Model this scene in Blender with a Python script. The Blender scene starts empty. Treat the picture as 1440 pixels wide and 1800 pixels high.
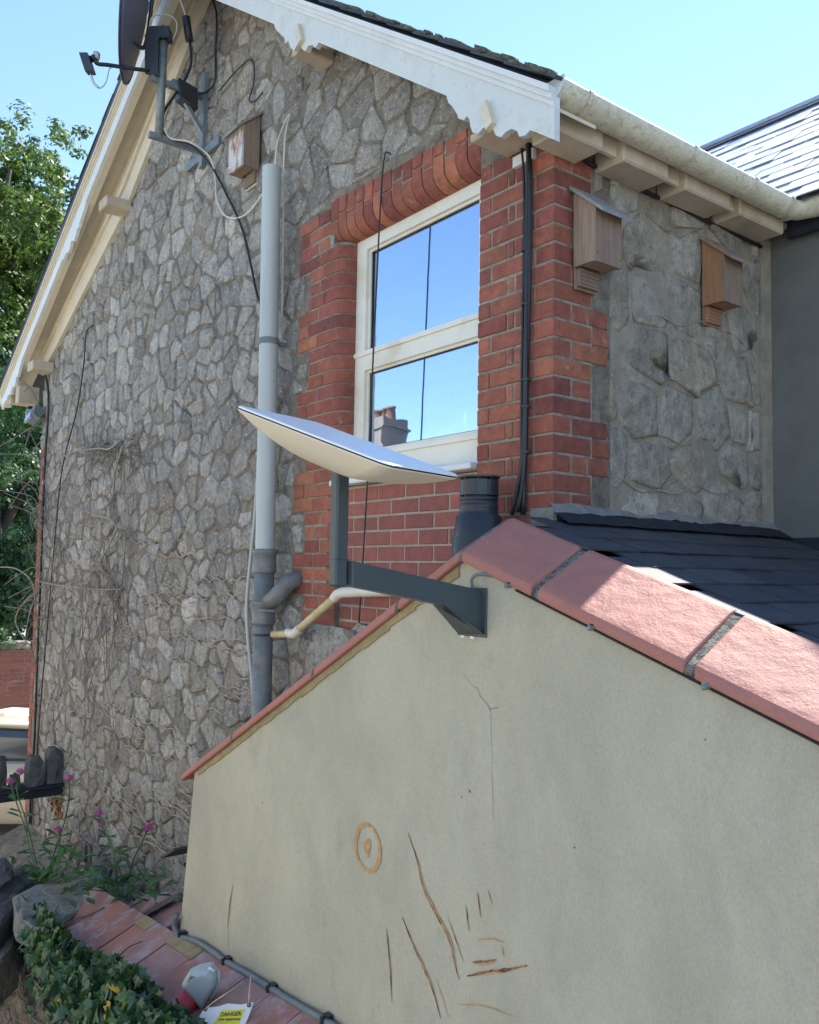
import bpy, math, random
import numpy as np
from mathutils import Vector, Matrix, Euler
R = random.Random(7)
sc = bpy.context.scene
col = sc.collection
# ------------------------------------------------------------------ camera, sky, sun, exposure
YAW, PITCH, ROLL = 0.91993, 0.06778, 0.01657
CAM = np.array([2.3455, -2.4895, 0.0])          # eye level is z = 0, the yard lies at z = -3.6
GROUND = -3.6
FPX = 1520.0
def _axes():
    f = np.array([-math.sin(YAW)*math.cos(PITCH), math.cos(YAW)*math.cos(PITCH), math.sin(PITCH)])
    r = np.array([math.cos(YAW), math.sin(YAW), 0.0]); u = np.cross(r, f)
    return r*math.cos(ROLL)+u*math.sin(ROLL), -r*math.sin(ROLL)+u*math.cos(ROLL), f
CR, CU, CF = _axes()
cam = bpy.data.objects.new('camera', bpy.data.cameras.new('camera')); col.objects.link(cam)
cam.matrix_world = Matrix(((CR[0], CU[0], -CF[0], CAM[0]), (CR[1], CU[1], -CF[1], CAM[1]), (CR[2], CU[2], -CF[2], CAM[2]), (0, 0, 0, 1)))
cam.data.sensor_fit = 'HORIZONTAL'; cam.data.sensor_width = 36; cam.data.lens = 38.0
cam.data.clip_end = 2000; sc.camera = cam
SUN = Vector((-0.165, 0.825, 1.0)).normalized()
w = bpy.data.worlds.new('World'); sc.world = w; w.use_nodes = True
nt = w.node_tree; nt.nodes.clear()
sky = nt.nodes.new('ShaderNodeTexSky'); sky.sky_type = 'NISHITA'; sky.sun_disc = False
sky.sun_elevation = math.asin(SUN.z); sky.sun_rotation = math.atan2(SUN.x, SUN.y)
sky.air_density = 1.0; sky.dust_density = 0.0; sky.ozone_density = 3.0
bg = nt.nodes.new('ShaderNodeBackground'); bg.inputs[1].default_value = 0.108
wo = nt.nodes.new('ShaderNodeOutputWorld')
nt.links.new(sky.outputs[0], bg.inputs[0]); nt.links.new(bg.outputs[0], wo.inputs[0])
sl = bpy.data.lights.new('sun', 'SUN'); sl.energy = 3.6; sl.angle = math.radians(0.55); sl.color = (1, .95, .87)
so = bpy.data.objects.new('sun', sl); col.objects.link(so); so.rotation_euler = SUN.to_track_quat('Z', 'Y').to_euler()
so.location = (0, 10, 20)
sc.view_settings.view_transform = 'Standard'; sc.view_settings.look = 'None'
sc.view_settings.exposure = 1.68; sc.view_settings.gamma = 1; sc.view_settings.use_curve_mapping = False
sc.render.engine = 'CYCLES'
# ------------------------------------------------------------------ point helpers: a pixel of the photo on a known plane of the place
def ray(x, y): return CF+(x-720)/FPX*CR-(y-900)/FPX*CU
def hit(x, y, ax, v):
    d = ray(x, y); return CAM+(v-CAM[ax])/d[ax]*d
def G(x, y, Y=0.0): return hit(x, y, 1, Y)
def S(x, y, X=0.0): return hit(x, y, 0, X)
def onplane(x, y, p0, n):
    d = ray(x, y); p0 = np.array(p0); n = np.array(n); return CAM+((p0-CAM)@n)/(d@n)*d
def proj(P):
    v = np.array(P)-CAM; z = v@CF; return 720+FPX*(v@CR)/z, 900-FPX*(v@CU)/z, z
# ------------------------------------------------------------------ materials
MATS = {}
def mat(name, c, rough=.8, var=.25, scale=8, c2=None, c2s=3, c2lo=.5, c2hi=.65, bump=.3, bscale=60, bdist=.01, rnd=0., palette=None,
        spec=.5, metal=0, fine=.0, fscale=300, c3=None, c3s=5, c3lo=.6, c3hi=.7, stretch=None, transl=0, crackle=False, emit=None, coat=0, lump=0, lscale=4, big=0, bigs=.9):
    m = bpy.data.materials.new(name); m.use_nodes = True; n = m.node_tree; N = n.nodes; L = n.links; N.clear()
    out = N.new('ShaderNodeOutputMaterial'); b = N.new('ShaderNodeBsdfPrincipled'); L.new(b.outputs[0], out.inputs[0])
    geo = N.new('ShaderNodeNewGeometry'); pos = geo.outputs['Position']
    if stretch:
        mp = N.new('ShaderNodeMapping'); mp.inputs['Scale'].default_value = stretch; L.new(pos, mp.inputs[0]); pos = mp.outputs[0]
    def noise(s, det=5, ro=.6, dis=0):
        t = N.new('ShaderNodeTexNoise'); t.inputs['Scale'].default_value = s; t.inputs['Detail'].default_value = det
        t.inputs['Roughness'].default_value = ro; t.inputs['Distortion'].default_value = dis; L.new(pos, t.inputs['Vector']); return t.outputs['Fac']
    def ramp(x, lo, hi):
        r = N.new('ShaderNodeMapRange'); r.inputs[1].default_value = lo; r.inputs[2].default_value = hi; L.new(x, r.inputs[0]); return r.outputs[0]
    def mix(f, a, bb, mode='MIX'):
        k = N.new('ShaderNodeMix'); k.data_type = 'RGBA'; k.blend_type = mode
        for s, v in ((0, f), (6, a), (7, bb)):
            if isinstance(v, (int, float)): k.inputs[s].default_value = v
            elif isinstance(v, tuple): k.inputs[s].default_value = (*v, 1) if len(v) == 3 else v
            else: L.new(v, k.inputs[s])
        return k.outputs[2]
    isl = N.new('ShaderNodeMath'); isl.operation = 'FRACT'; oi = N.new('ShaderNodeObjectInfo')
    ad = N.new('ShaderNodeMath'); ad.operation = 'ADD'; L.new(oi.outputs['Random'], ad.inputs[0]); L.new(geo.outputs['Random Per Island'], ad.inputs[1]); L.new(ad.outputs[0], isl.inputs[0])
    c0 = c
    if palette:
        cr = N.new('ShaderNodeValToRGB'); cr.color_ramp.interpolation = 'LINEAR'; e = cr.color_ramp.elements
        while len(e) < len(palette): e.new(.5)
        for i, p in enumerate(palette): e[i].position = i/(len(palette)-1); e[i].color = (*p, 1)
        L.new(isl.outputs[0], cr.inputs[0]); c0 = cr.outputs[0]
    g = ramp(noise(scale, 6, .65), .3, .7)
    lo = (1-var,)*3; hi = (1+var,)*3
    cc = mix(1.0, c0, mix(g, lo, hi), 'MULTIPLY')
    if rnd:
        rr = N.new('ShaderNodeMath'); rr.operation = 'MULTIPLY_ADD'; rr.inputs[1].default_value = 2*rnd; rr.inputs[2].default_value = 1-rnd
        m3 = N.new('ShaderNodeMath'); m3.operation = 'FRACT'; m4 = N.new('ShaderNodeMath'); m4.operation = 'MULTIPLY'; m4.inputs[1].default_value = 7.31
        L.new(isl.outputs[0], m4.inputs[0]); L.new(m4.outputs[0], m3.inputs[0]); L.new(m3.outputs[0], rr.inputs[0])
        cb = N.new('ShaderNodeCombineColor')
        for i in range(3): L.new(rr.outputs[0], cb.inputs[i])
        cc = mix(1.0, cc, cb.outputs[0], 'MULTIPLY')
    if big: cc = mix(1.0, cc, mix(ramp(noise(bigs, 5, .6, .5), .32, .68), (1-big, 1-big*1.05, 1-big*1.1), (1+big*.8, 1+big*.8, 1+big*.75)), 'MULTIPLY')
    if c2: cc = mix(ramp(noise(c2s, 6, .7, .4), c2lo, c2hi), cc, c2)
    if c3: cc = mix(ramp(noise(c3s, 8, .75, .2), c3lo, c3hi), cc, c3)
    if fine:
        f2 = ramp(noise(fscale, 3, .6), .35, .65); cc = mix(1.0, cc, mix(f2, (1-fine,)*3, (1+fine,)*3), 'MULTIPLY')
    L.new(cc, b.inputs['Base Color']) if not isinstance(cc, tuple) else None
    b.inputs['Roughness'].default_value = rough; b.inputs['Metallic'].default_value = metal
    b.inputs['Specular IOR Level'].default_value = spec
    if coat: b.inputs['Coat Weight'].default_value = coat; b.inputs['Coat Roughness'].default_value = .03 if coat < .8 else .38
    if bump:
        bp = N.new('ShaderNodeBump'); bp.inputs['Strength'].default_value = bump; bp.inputs['Distance'].default_value = bdist
        h = noise(bscale, 8, .7)
        if crackle:
            v = N.new('ShaderNodeTexVoronoi'); v.inputs['Scale'].default_value = bscale*.55; L.new(pos, v.inputs['Vector'])
            a2 = N.new('ShaderNodeMath'); a2.operation = 'MULTIPLY_ADD'; a2.inputs[1].default_value = .6; L.new(v.outputs['Distance'], a2.inputs[0]); L.new(h, a2.inputs[2]); h = a2.outputs[0]
        if lump:
            a3 = N.new('ShaderNodeMath'); a3.operation = 'MULTIPLY_ADD'; a3.inputs[1].default_value = lump; L.new(noise(lscale, 3, .5), a3.inputs[0]); L.new(h, a3.inputs[2]); h = a3.outputs[0]
        L.new(h, bp.inputs['Height']); L.new(bp.outputs[0], b.inputs['Normal'])
    if transl:
        tr = N.new('ShaderNodeBsdfTranslucent'); L.new(cc, tr.inputs[0]); ms = N.new('ShaderNodeMixShader'); ms.inputs[0].default_value = transl
        L.new(b.outputs[0], ms.inputs[1]); L.new(tr.outputs[0], ms.inputs[2]); L.new(ms.outputs[0], out.inputs[0])
    MATS[name] = m; return m
mat('brick', None, .85, .28, 18, big=.20, bigs=2.2, palette=[(.27,.076,.056), (.32,.108,.064), (.23,.068,.054), (.36,.135,.072), (.25,.072,.056), (.33,.108,.066), (.19,.060,.050)], rnd=.15,
    c2=(.46,.39,.32), c2s=11, c2lo=.63, c2hi=.78, c3=(.13,.06,.05), c3s=24, c3lo=.60, c3hi=.74, bump=.9, bscale=55, bdist=.009, fine=.14, fscale=260)
mat('brick_plum', None, .8, .18, 18, palette=[(.25,.085,.065), (.29,.095,.07), (.23,.075,.062), (.27,.10,.07)], rnd=.10, c2=(.40,.34,.30), c2s=9, c2lo=.72, c2hi=.82, bump=.5, bscale=70, bdist=.004, fine=.1)
mat('stone', None, .88, .32, 16, big=.22, bigs=1.1, palette=[(.34,.325,.295), (.54,.52,.475), (.42,.395,.35), (.30,.28,.25), (.64,.615,.56), (.38,.335,.275), (.46,.435,.39), (.37,.355,.335)], rnd=.14,
    c2=(.19,.17,.14), c2s=30, c2lo=.52, c2hi=.70, c3=(.78,.76,.71), c3s=38, c3lo=.54, c3hi=.66, bump=1.0, bscale=30, bdist=.05, fine=.3, fscale=160, crackle=True)
mat('stone_dark', None, .9, .3, 14, palette=[(.075,.078,.08), (.11,.11,.11), (.085,.085,.09)], rnd=.2, c2=(.14,.14,.13), c2s=20, c2lo=.58, c2hi=.72, bump=1.0, bscale=24, bdist=.03, crackle=True)
mat('stone_brown', None, .9, .35, 14, palette=[(.22,.18,.14), (.28,.24,.19), (.18,.155,.125)], rnd=.2, c2=(.07,.06,.05), c2s=20, c2lo=.52, c2hi=.7, bump=1.0, bscale=24, bdist=.03, crackle=True)
mat('stone_side', None, .9, .3, 14, big=.2, bigs=2, palette=[(.39,.355,.295), (.48,.44,.37), (.34,.31,.255), (.43,.375,.285)], rnd=.1, c2=(.13,.125,.11), c2s=30, c2lo=.55, c2hi=.72, c3=(.50,.49,.45), c3s=48, c3lo=.6, c3hi=.74, bump=1.0, bscale=28, bdist=.03, fine=.2, fscale=150, crackle=True)
mat('mortar', (.26,.225,.18), .95, .3, 9, big=.25, bigs=1.1, c2=(.12,.105,.085), c2s=16, c2lo=.46, c2hi=.66, c3=(.44,.41,.36), c3s=22, c3lo=.6, c3hi=.75, bump=.9, bscale=45, bdist=.02, fine=.2, fscale=200)
mat('mortar_side', (.34,.30,.235), .95, .25, 7, c2=(.24,.215,.17), c2s=12, c2lo=.5, c2hi=.7, c3=(.33,.31,.25), c3s=6, c3lo=.58, c3hi=.75, bump=.9, bscale=45, bdist=.015, fine=.2, fscale=200)
mat('mortar_light', (.34,.295,.24), .95, .2, 12, bump=.6, bscale=80, bdist=.006, fine=.15)
mat('mortar_brick', (.27,.25,.20), .95, .3, 14, c2=(.13,.12,.10), c2s=18, c2lo=.5, c2hi=.68, bump=.8, bscale=70, bdist=.008, fine=.2)
mat('ribbon', (.36,.31,.25), .95, .25, 12, bump=.5, bscale=80, bdist=.004)
mat('render', (.475,.445,.34), .85, .10, 2.2, big=.07, bigs=1.3, c2=(.40,.38,.295), c2s=3.6, c2lo=.48, c2hi=.72, c3=(.32,.315,.255), c3s=7, c3lo=.60, c3hi=.80, bump=.7, lump=4, lscale=6, bscale=38, bdist=.010, fine=.07, fscale=190, stretch=(1,1,.55))
mat('scratch', (.33,.17,.085), .9, .4, 30, c2=(.13,.055,.03), c2s=25, c2lo=.45, c2hi=.6, bump=.3)
mat('scratch_tan', (.50,.30,.14), .9, .35, 40, c2=(.40,.30,.17), c2s=50, c2lo=.5, c2hi=.65, bump=.3)
mat('crack', (.16,.15,.12), .95, .2, 30, bump=0)
mat('coping', (.42,.165,.125), .62, .10, 5, c2=(.37,.165,.135), c2s=3.5, c2lo=.45, c2hi=.7, c3=(.49,.25,.20), c3s=9, c3lo=.62, c3hi=.82, bump=.5, lump=3, lscale=14, bscale=120, bdist=.007, fine=.05, fscale=170, spec=.5)
mat('coping_joint', (.26,.245,.21), .95, .4, 40, c2=(.09,.085,.08), c2s=60, c2lo=.48, c2hi=.56, bump=1, bscale=90, bdist=.015)
mat('slate', None, .62, .25, 9, palette=[(.040,.046,.058), (.055,.060,.070), (.034,.040,.055), (.060,.062,.068)], rnd=.15, c2=(.10,.105,.105), c2s=14, c2lo=.62, c2hi=.78, bump=.5, bscale=40, bdist=.006, fine=.12)
mat('slate_glare', None, .5, .15, 9, metal=.75, palette=[(.60,.60,.60), (.78,.78,.77), (.70,.70,.70)], rnd=.12, c2=(.50,.50,.48), c2s=10, c2lo=.6, c2hi=.75, bump=.12, bscale=40, bdist=.003, spec=1.0, coat=.9)  # dry wing slates: sun glare put into a pale, part-metallic colour
mat('bitumen', (.012,.016,.024), .75, .3, 12, bump=.6, bscale=30, bdist=.01)
mat('cement', (.25,.245,.225), .95, .25, 12, c2=(.17,.175,.17), c2s=16, c2lo=.5, c2hi=.7, bump=.9, bscale=50, bdist=.012)
mat('moss', (.11,.115,.075), .95, .35, 30, c2=(.25,.24,.18), c2s=40, c2lo=.55, c2hi=.7, bump=1, bscale=60, bdist=.015)
mat('cream_paint', (.64,.57,.44), .65, .10, 5, c2=(.48,.42,.31), c2s=5, c2lo=.55, c2hi=.8, c3=(.28,.22,.15), c3s=14, c3lo=.68, c3hi=.8, bump=.3, bscale=40, bdist=.004, stretch=(1,1,1))
mat('rafter_paint', (.52,.44,.33), .7, .12, 5, c2=(.36,.30,.21), c2s=6, c2lo=.5, c2hi=.75, c3=(.20,.17,.12), c3s=18, c3lo=.64, c3hi=.78, bump=.4, bscale=40, bdist=.004)
mat('white_paint', (.66,.68,.67), .5, .06, 6, c2=(.60,.61,.57), c2s=5, c2lo=.55, c2hi=.8, bump=.2, bscale=40, bdist=.003)
mat('white_dirty', (.60,.62,.60), .55, .06, 6, c2=(.33,.35,.26), c2s=36, c2lo=.60, c2hi=.74, c3=(.50,.51,.42), c3s=6, c3lo=.52, c3hi=.72, bump=.25, bscale=60, bdist=.003)
mat('gutter_pvc', (.66,.62,.48), .55, .14, 14, c2=(.38,.36,.24), c2s=34, c2lo=.52, c2hi=.70, c3=(.70,.69,.58), c3s=24, c3lo=.52, c3hi=.66, bump=.6, bscale=90, bdist=.006, fine=.15)
mat('frame_pvc', (.74,.72,.62), .4, .06, 5, c2=(.60,.53,.36), c2s=3, c2lo=.5, c2hi=.75, bump=.1, bscale=40, bdist=.002)
mat('grey_pvc', (.44,.47,.45), .42, .07, 5, c2=(.36,.39,.37), c2s=4, c2lo=.5, c2hi=.8, c3=(.30,.33,.29), c3s=8, c3lo=.62, c3hi=.8, bump=.08, bscale=30, bdist=.002, stretch=(1,1,.2))
mat('iron_pipe', (.17,.185,.18), .5, .3, 10, c2=(.28,.255,.19), c2s=7, c2lo=.5, c2hi=.7, bump=.3, bscale=50, bdist=.004)
mat('waste_pvc', (.60,.48,.24), .5, .15, 8, c2=(.62,.58,.45), c2s=8, c2lo=.5, c2hi=.7, bump=.1)
mat('waste_joint', (.72,.69,.58), .5, .12, 8, bump=.1)
mat('black_plastic', (.022,.028,.035), .38, .2, 10, bump=.1, bscale=60, bdist=.002)
mat('black_cable', (.016,.018,.022), .5, .2, 10, bump=0)
mat('white_cable', (.62,.60,.50), .5, .12, 10, bump=0)
mat('grey_cable', (.16,.18,.185), .5, .15, 10, bump=0)
mat('galv', (.20,.235,.24), .5, .25, 20, metal=.35, bump=.15, bscale=60, bdist=.002)
mat('anthracite', (.058,.077,.085), .42, .06, 6, bump=.12, bscale=300, bdist=.0006, spec=.4)
mat('antenna_white', (.94,.94,.93), .32, .02, 4, bump=0, spec=.5)
mat('antenna_back', (.76,.69,.54), .45, .02, 4, bump=0)
mat('seam_black', (.01,.01,.012), .5, .1, 4, bump=0)
mat('wood_old', (.27,.195,.145), .85, .25, 12, c2=(.21,.115,.06), c2s=6, c2lo=.5, c2hi=.75, c3=(.40,.37,.33), c3s=9, c3lo=.6, c3hi=.75, bump=.5, bscale=60, bdist=.004, stretch=(5,5,.5), rnd=.1)
mat('wood_orange', (.36,.19,.10), .8, .22, 12, c2=(.30,.14,.06), c2s=6, c2lo=.5, c2hi=.75, bump=.4, bscale=60, bdist=.003, stretch=(5,5,.5), rnd=.1)
mat('wood_grey', (.24,.235,.22), .85, .2, 12, bump=.4, bscale=60, bdist=.003, stretch=(3,3,3))
mat('wood_bleached', (.52,.52,.52), .85, .2, 12, c2=(.30,.115,.05), c2s=5, c2lo=.5, c2hi=.62, bump=.4, bscale=60, bdist=.003, stretch=(3,3,1))
mat('grey_render', (.15,.15,.138), .85, .10, 2, c2=(.11,.115,.11), c2s=3, c2lo=.5, c2hi=.8, bump=.2, bscale=60, bdist=.003)
mat('tile_red', None, .75, .16, 9, palette=[(.36,.165,.125), (.31,.145,.125), (.40,.18,.13), (.34,.20,.175), (.28,.165,.155)], rnd=.10, c2=(.40,.36,.36), c2s=4.5, c2lo=.50, c2hi=.66, c3=(.14,.10,.085), c3s=12, c3lo=.62, c3hi=.75, bump=.4, bscale=60, bdist=.005, fine=.1)
mat('tile_buff', (.33,.26,.14), .85, .25, 9, c2=(.22,.19,.10), c2s=8, c2lo=.5, c2hi=.7, bump=.6, bscale=60, bdist=.006)
mat('flagstone', (.24,.245,.215), .9, .3, 8, c2=(.12,.13,.115), c2s=18, c2lo=.5, c2hi=.7, c3=(.36,.37,.34), c3s=20, c3lo=.6, c3hi=.72, bump=1, bscale=26, bdist=.02)
mat('ivy', None, .38, .2, 30, palette=[(.028,.085,.045), (.045,.12,.038), (.032,.095,.055), (.08,.16,.03), (.025,.07,.05)], rnd=.25, bump=.1, bscale=90, transl=.15, spec=.6)
mat('ivy_yellow', (.42,.30,.05), .6, .3, 30, bump=.1, transl=.2)
mat('twig', (.16,.125,.085), .9, .3, 20, bump=.4, bscale=90, bdist=.003)
mat('vine', (.23,.205,.175), .9, .35, 14, bump=.4, bscale=90, bdist=.003)
mat('vine_pale', (.30,.27,.22), .9, .35, 14, bump=.4, bscale=90, bdist=.003)
mat('herb', None, .5, .2, 20, palette=[(.07,.17,.05), (.10,.22,.07), (.06,.14,.06)], rnd=.2, bump=0, transl=.3)
mat('petal', None, .6, .2, 40, palette=[(.50,.10,.32), (.62,.16,.42), (.40,.07,.26)], rnd=.2, bump=0, transl=.3)
mat('leaf_tree', None, .5, .3, .8, palette=[(.10,.17,.028), (.07,.14,.03), (.14,.20,.03), (.055,.12,.03)], rnd=.25, bump=0, transl=.5)
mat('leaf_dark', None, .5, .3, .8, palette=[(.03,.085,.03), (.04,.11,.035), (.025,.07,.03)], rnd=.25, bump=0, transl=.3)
mat('leaf_hedge', None, .5, .3, .8, palette=[(.045,.12,.03), (.06,.15,.035), (.035,.10,.03)], rnd=.25, bump=0, transl=.35)
mat('bark', (.09,.075,.06), .9, .3, 8, bump=.6, bscale=20, bdist=.02)
mat('red_plastic', (.50,.045,.055), .35, .08, 10, bump=.05)
mat('pale_grey_plastic', (.42,.46,.46), .4, .06, 10, bump=.05)
mat('tag_white', (.78,.80,.78), .5, .05, 10, bump=0)
mat('tag_yellow', (.80,.70,.06), .5, .05, 10, bump=0)
mat('ink', (.02,.02,.02), .6, .05, 10, bump=0)
mat('string', (.62,.56,.44), .8, .1, 30, bump=0)
mat('car_paint', (.52,.46,.36), .3, .03, 3, bump=0, coat=.6)
mat('car_glass', (.05,.07,.09), .05, .05, 3, bump=0, spec=1)
mat('rubber', (.02,.02,.02), .8, .1, 3, bump=0)
mat('rust', (.30,.11,.03), .9, .4, 30, c2=(.12,.05,.02), c2s=20, c2lo=.5, c2hi=.7, bump=.5)
mat('gravel', (.34,.32,.28), .95, .3, 4, c2=(.24,.225,.20), c2s=2, bump=.8, bscale=60, bdist=.02, fine=.25)
mat('room_dark', (.05,.055,.06), .9, .1, 3, bump=0)
mat('lamp_glass', (.25,.33,.42), .15, .05, 3, bump=0, spec=1)
mat('dish_mesh', (.22,.21,.28), .45, .12, 20, metal=.5, bump=.6, bscale=250, bdist=.003)
mat('chimney_render', (.30,.25,.21), .9, .15, 3, bump=.3, bscale=20)
mat('pot_clay', (.26,.15,.11), .85, .15, 6, bump=.2)
# reflective glazing
g = bpy.data.materials.new('glass'); g.use_nodes = True; n = g.node_tree; n.nodes.clear()
o_ = n.nodes.new('ShaderNodeOutputMaterial'); gl = n.nodes.new('ShaderNodeBsdfGlossy'); gl.inputs['Roughness'].default_value = .012; gl.inputs['Color'].default_value = (.72,.83,1.0,1)
tr = n.nodes.new('ShaderNodeBsdfTransparent'); tr.inputs[0].default_value = (.8,.85,.85,1); ms = n.nodes.new('ShaderNodeMixShader'); ms.inputs[0].default_value = .70
nz = n.nodes.new('ShaderNodeTexNoise'); nz.inputs['Scale'].default_value = 2.2; bp = n.nodes.new('ShaderNodeBump'); bp.inputs['Strength'].default_value = .05; bp.inputs['Distance'].default_value = .02
n.links.new(nz.outputs[0], bp.inputs['Height']); n.links.new(bp.outputs[0], gl.inputs['Normal'])
df = n.nodes.new('ShaderNodeBsdfDiffuse'); df.inputs[0].default_value = (.5,.5,.5,1); ms2 = n.nodes.new('ShaderNodeMixShader')
nz2 = n.nodes.new('ShaderNodeTexNoise'); nz2.inputs['Scale'].default_value = 38; nz2.inputs['Detail'].default_value = 6; mr = n.nodes.new('ShaderNodeMapRange')
mr.inputs[1].default_value = .62; mr.inputs[2].default_value = .80; mr.inputs[4].default_value = .35
n.links.new(nz2.outputs[0], mr.inputs[0]); n.links.new(mr.outputs[0], ms2.inputs[0])
n.links.new(tr.outputs[0], ms.inputs[1]); n.links.new(gl.outputs[0], ms.inputs[2]); n.links.new(ms.outputs[0], ms2.inputs[1]); n.links.new(df.outputs[0], ms2.inputs[2]); n.links.new(ms2.outputs[0], o_.inputs[0]); MATS['glass'] = g
# the rendered wall's mottling is material noise only, even from top to foot
# ------------------------------------------------------------------ mesh builder
class MB:
    def __init__(s): s.v = []; s.f = []
    def add(s, v, f):
        k = len(s.v); s.v += [tuple(map(float, p)) for p in v]; s.f += [tuple(i+k for i in q) for q in f]; return s
    def box(s, a, b):
        x0, y0, z0 = a; x1, y1, z1 = b
        return s.add([(x0,y0,z0),(x1,y0,z0),(x1,y1,z0),(x0,y1,z0),(x0,y0,z1),(x1,y0,z1),(x1,y1,z1),(x0,y1,z1)],
                     [(0,3,2,1),(4,5,6,7),(0,1,5,4),(1,2,6,5),(2,3,7,6),(3,0,4,7)])
    def obox(s, o, ax, ay, az):      # oriented box: centre and three half vectors
        o, ax, ay, az = [np.array(t, float) for t in (o, ax, ay, az)]
        v = [o+i*ax+j*ay+k*az for k in (-1,1) for i, j in ((-1,-1),(1,-1),(1,1),(-1,1))]
        return s.add(v, [(0,3,2,1),(4,5,6,7),(0,1,5,4),(1,2,6,5),(2,3,7,6),(3,0,4,7)])
    def cbox(s, a, b, c=.004):       # box with chamfered edges, 44 triangles
        a = np.array(a, float); b = np.array(b, float); ctr = (a+b)/2; h = (b-a)/2; v = []; idx = {}
        for sx in (-1,1):
            for sy in (-1,1):
                for sz in (-1,1):
                    for ax in range(3):
                        p = np.array([sx,sy,sz])*(h-c); p[ax] = [sx,sy,sz][ax]*h[ax]; idx[(sx,sy,sz,ax)] = len(v); v.append(ctr+p)
        f = []
        for ax in range(3):
            o1, o2 = [(1,2),(2,0),(0,1)][ax]
            for sg in (-1,1):
                q = []
                for s1, s2 in ((-1,-1),(1,-1),(1,1),(-1,1)):
                    t = [0,0,0]; t[ax] = sg; t[o1] = s1; t[o2] = s2; q.append(idx[(*t, ax)])
                f.append(tuple(q) if sg > 0 else tuple(reversed(q)))
        for ax in range(3):
            o1, o2 = [(1,2),(2,0),(0,1)][ax]
            for s1 in (-1,1):
                for s2 in (-1,1):
                    t = [0,0,0]; t[o1] = s1; t[o2] = s2; lo = list(t); hi = list(t); lo[ax] = -1; hi[ax] = 1
                    q = (idx[(*lo,o1)], idx[(*hi,o1)], idx[(*hi,o2)], idx[(*lo,o2)]); f.append(q if s1*s2 < 0 else tuple(reversed(q)))
        for sx in (-1,1):
            for sy in (-1,1):
                for sz in (-1,1):
                    q = tuple(idx[(sx,sy,sz,a_)] for a_ in range(3)); f.append(q if sx*sy*sz > 0 else tuple(reversed(q)))
        return s.add(v, f)
    def prism(s, poly, w0, w1, ax=1):    # polygon in the plane across axis ax, from w0 to w1
        n_ = len(poly)
        def P(p, w):
            if ax == 1: return (p[0], w, p[1])
            if ax == 0: return (w, p[0], p[1])
            return (p[0], p[1], w)
        v = [P(p, w0) for p in poly]+[P(p, w1) for p in poly]
        f = [tuple(range(n_)), tuple(range(2*n_-1, n_-1, -1))]+[(i+n_, (i+1) % n_+n_, (i+1) % n_, i) for i in range(n_)]
        return s.add(v, f)
    def tube(s, pts, r, n_=8, caps=True, flat=None):
        pts = [Vector(p) for p in pts]; up = None; rings = []
        for i, p in enumerate(pts):
            d = (pts[min(i+1, len(pts)-1)]-pts[max(i-1, 0)])
            if d.length < 1e-9: d = Vector((0,0,1))
            d.normalize()
            if up is None: up = d.orthogonal().normalized()
            else:
                up = up-d*up.dot(d)
                up = up.normalized() if up.length > 1e-6 else d.orthogonal().normalized()
            b_ = d.cross(up); rr = r[i] if isinstance(r, (list, tuple)) else r
            rings.append([p+(up*math.cos(2*math.pi*k/n_)+b_*math.sin(2*math.pi*k/n_))*rr for k in range(n_)])
        v = [tuple(q) for rg in rings for q in rg]; f = []
        for i in range(len(rings)-1):
            for k in range(n_): f.append((i*n_+k, i*n_+(k+1) % n_, (i+1)*n_+(k+1) % n_, (i+1)*n_+k))
        if caps: f += [tuple(range(n_-1, -1, -1)), tuple(range((len(rings)-1)*n_, len(rings)*n_))]
        return s.add(v, f)
    def lathe(s, prof, c, n_=24, axis=(0,0,1)):     # prof: (radius, height) pairs
        a = Vector(axis).normalized(); u_ = a.orthogonal().normalized(); b_ = a.cross(u_); c = Vector(c)
        v = []; f = []
        for r_, h in prof:
            for k in range(n_): v.append(tuple(c+a*h+(u_*math.cos(2*math.pi*k/n_)+b_*math.sin(2*math.pi*k/n_))*r_))
        for i in range(len(prof)-1):
            for k in range(n_): f.append((i*n_+k, i*n_+(k+1) % n_, (i+1)*n_+(k+1) % n_, (i+1)*n_+k))
        return s.add(v, f)
    def mesh(s, name, m, smooth=False):
        me = bpy.data.meshes.new(name); me.from_pydata(s.v, [], s.f); me.validate(); me.update()
        for mm in (m if isinstance(m, list) else [m]): me.materials.append(MATS[mm])
        if smooth: me.polygons.foreach_set('use_smooth', [True]*len(me.polygons))
        return me
WP = {}
def reg(o, p, parent):
    col.objects.link(o); WP[o.name] = np.array(p, float)
    if parent is not None:
        o.parent = parent; o.location = WP[o.name]-WP[parent.name]
    else: o.location = p
    return o
def tag(o, label=None, cat=None, group=None, kind=None):
    if label: o['label'] = label
    if cat: o['category'] = cat
    if group: o['group'] = group
    if kind: o['kind'] = kind
    return o
def thing(name, loc, label, cat, group=None):
    o = bpy.data.objects.new(name, None); o.empty_display_size = .1; reg(o, loc, None); return tag(o, label, cat, group)
def put(name, mb, m, parent=None, smooth=False, at=None, me=None, rot=None):
    """mesh in world coordinates becomes an object; its origin is moved to the middle of its foot"""
    if me is None:
        a = np.array(mb.v)
        if at is None: at = np.array([(a[:,0].min()+a[:,0].max())/2, (a[:,1].min()+a[:,1].max())/2, a[:,2].min()])
        mb.v = [tuple(p) for p in (a-at)]
        me = mb.mesh(name, m, smooth)
    o = bpy.data.objects.new(name, me); reg(o, at, parent)
    if rot: o.rotation_euler = rot
    return o
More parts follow.
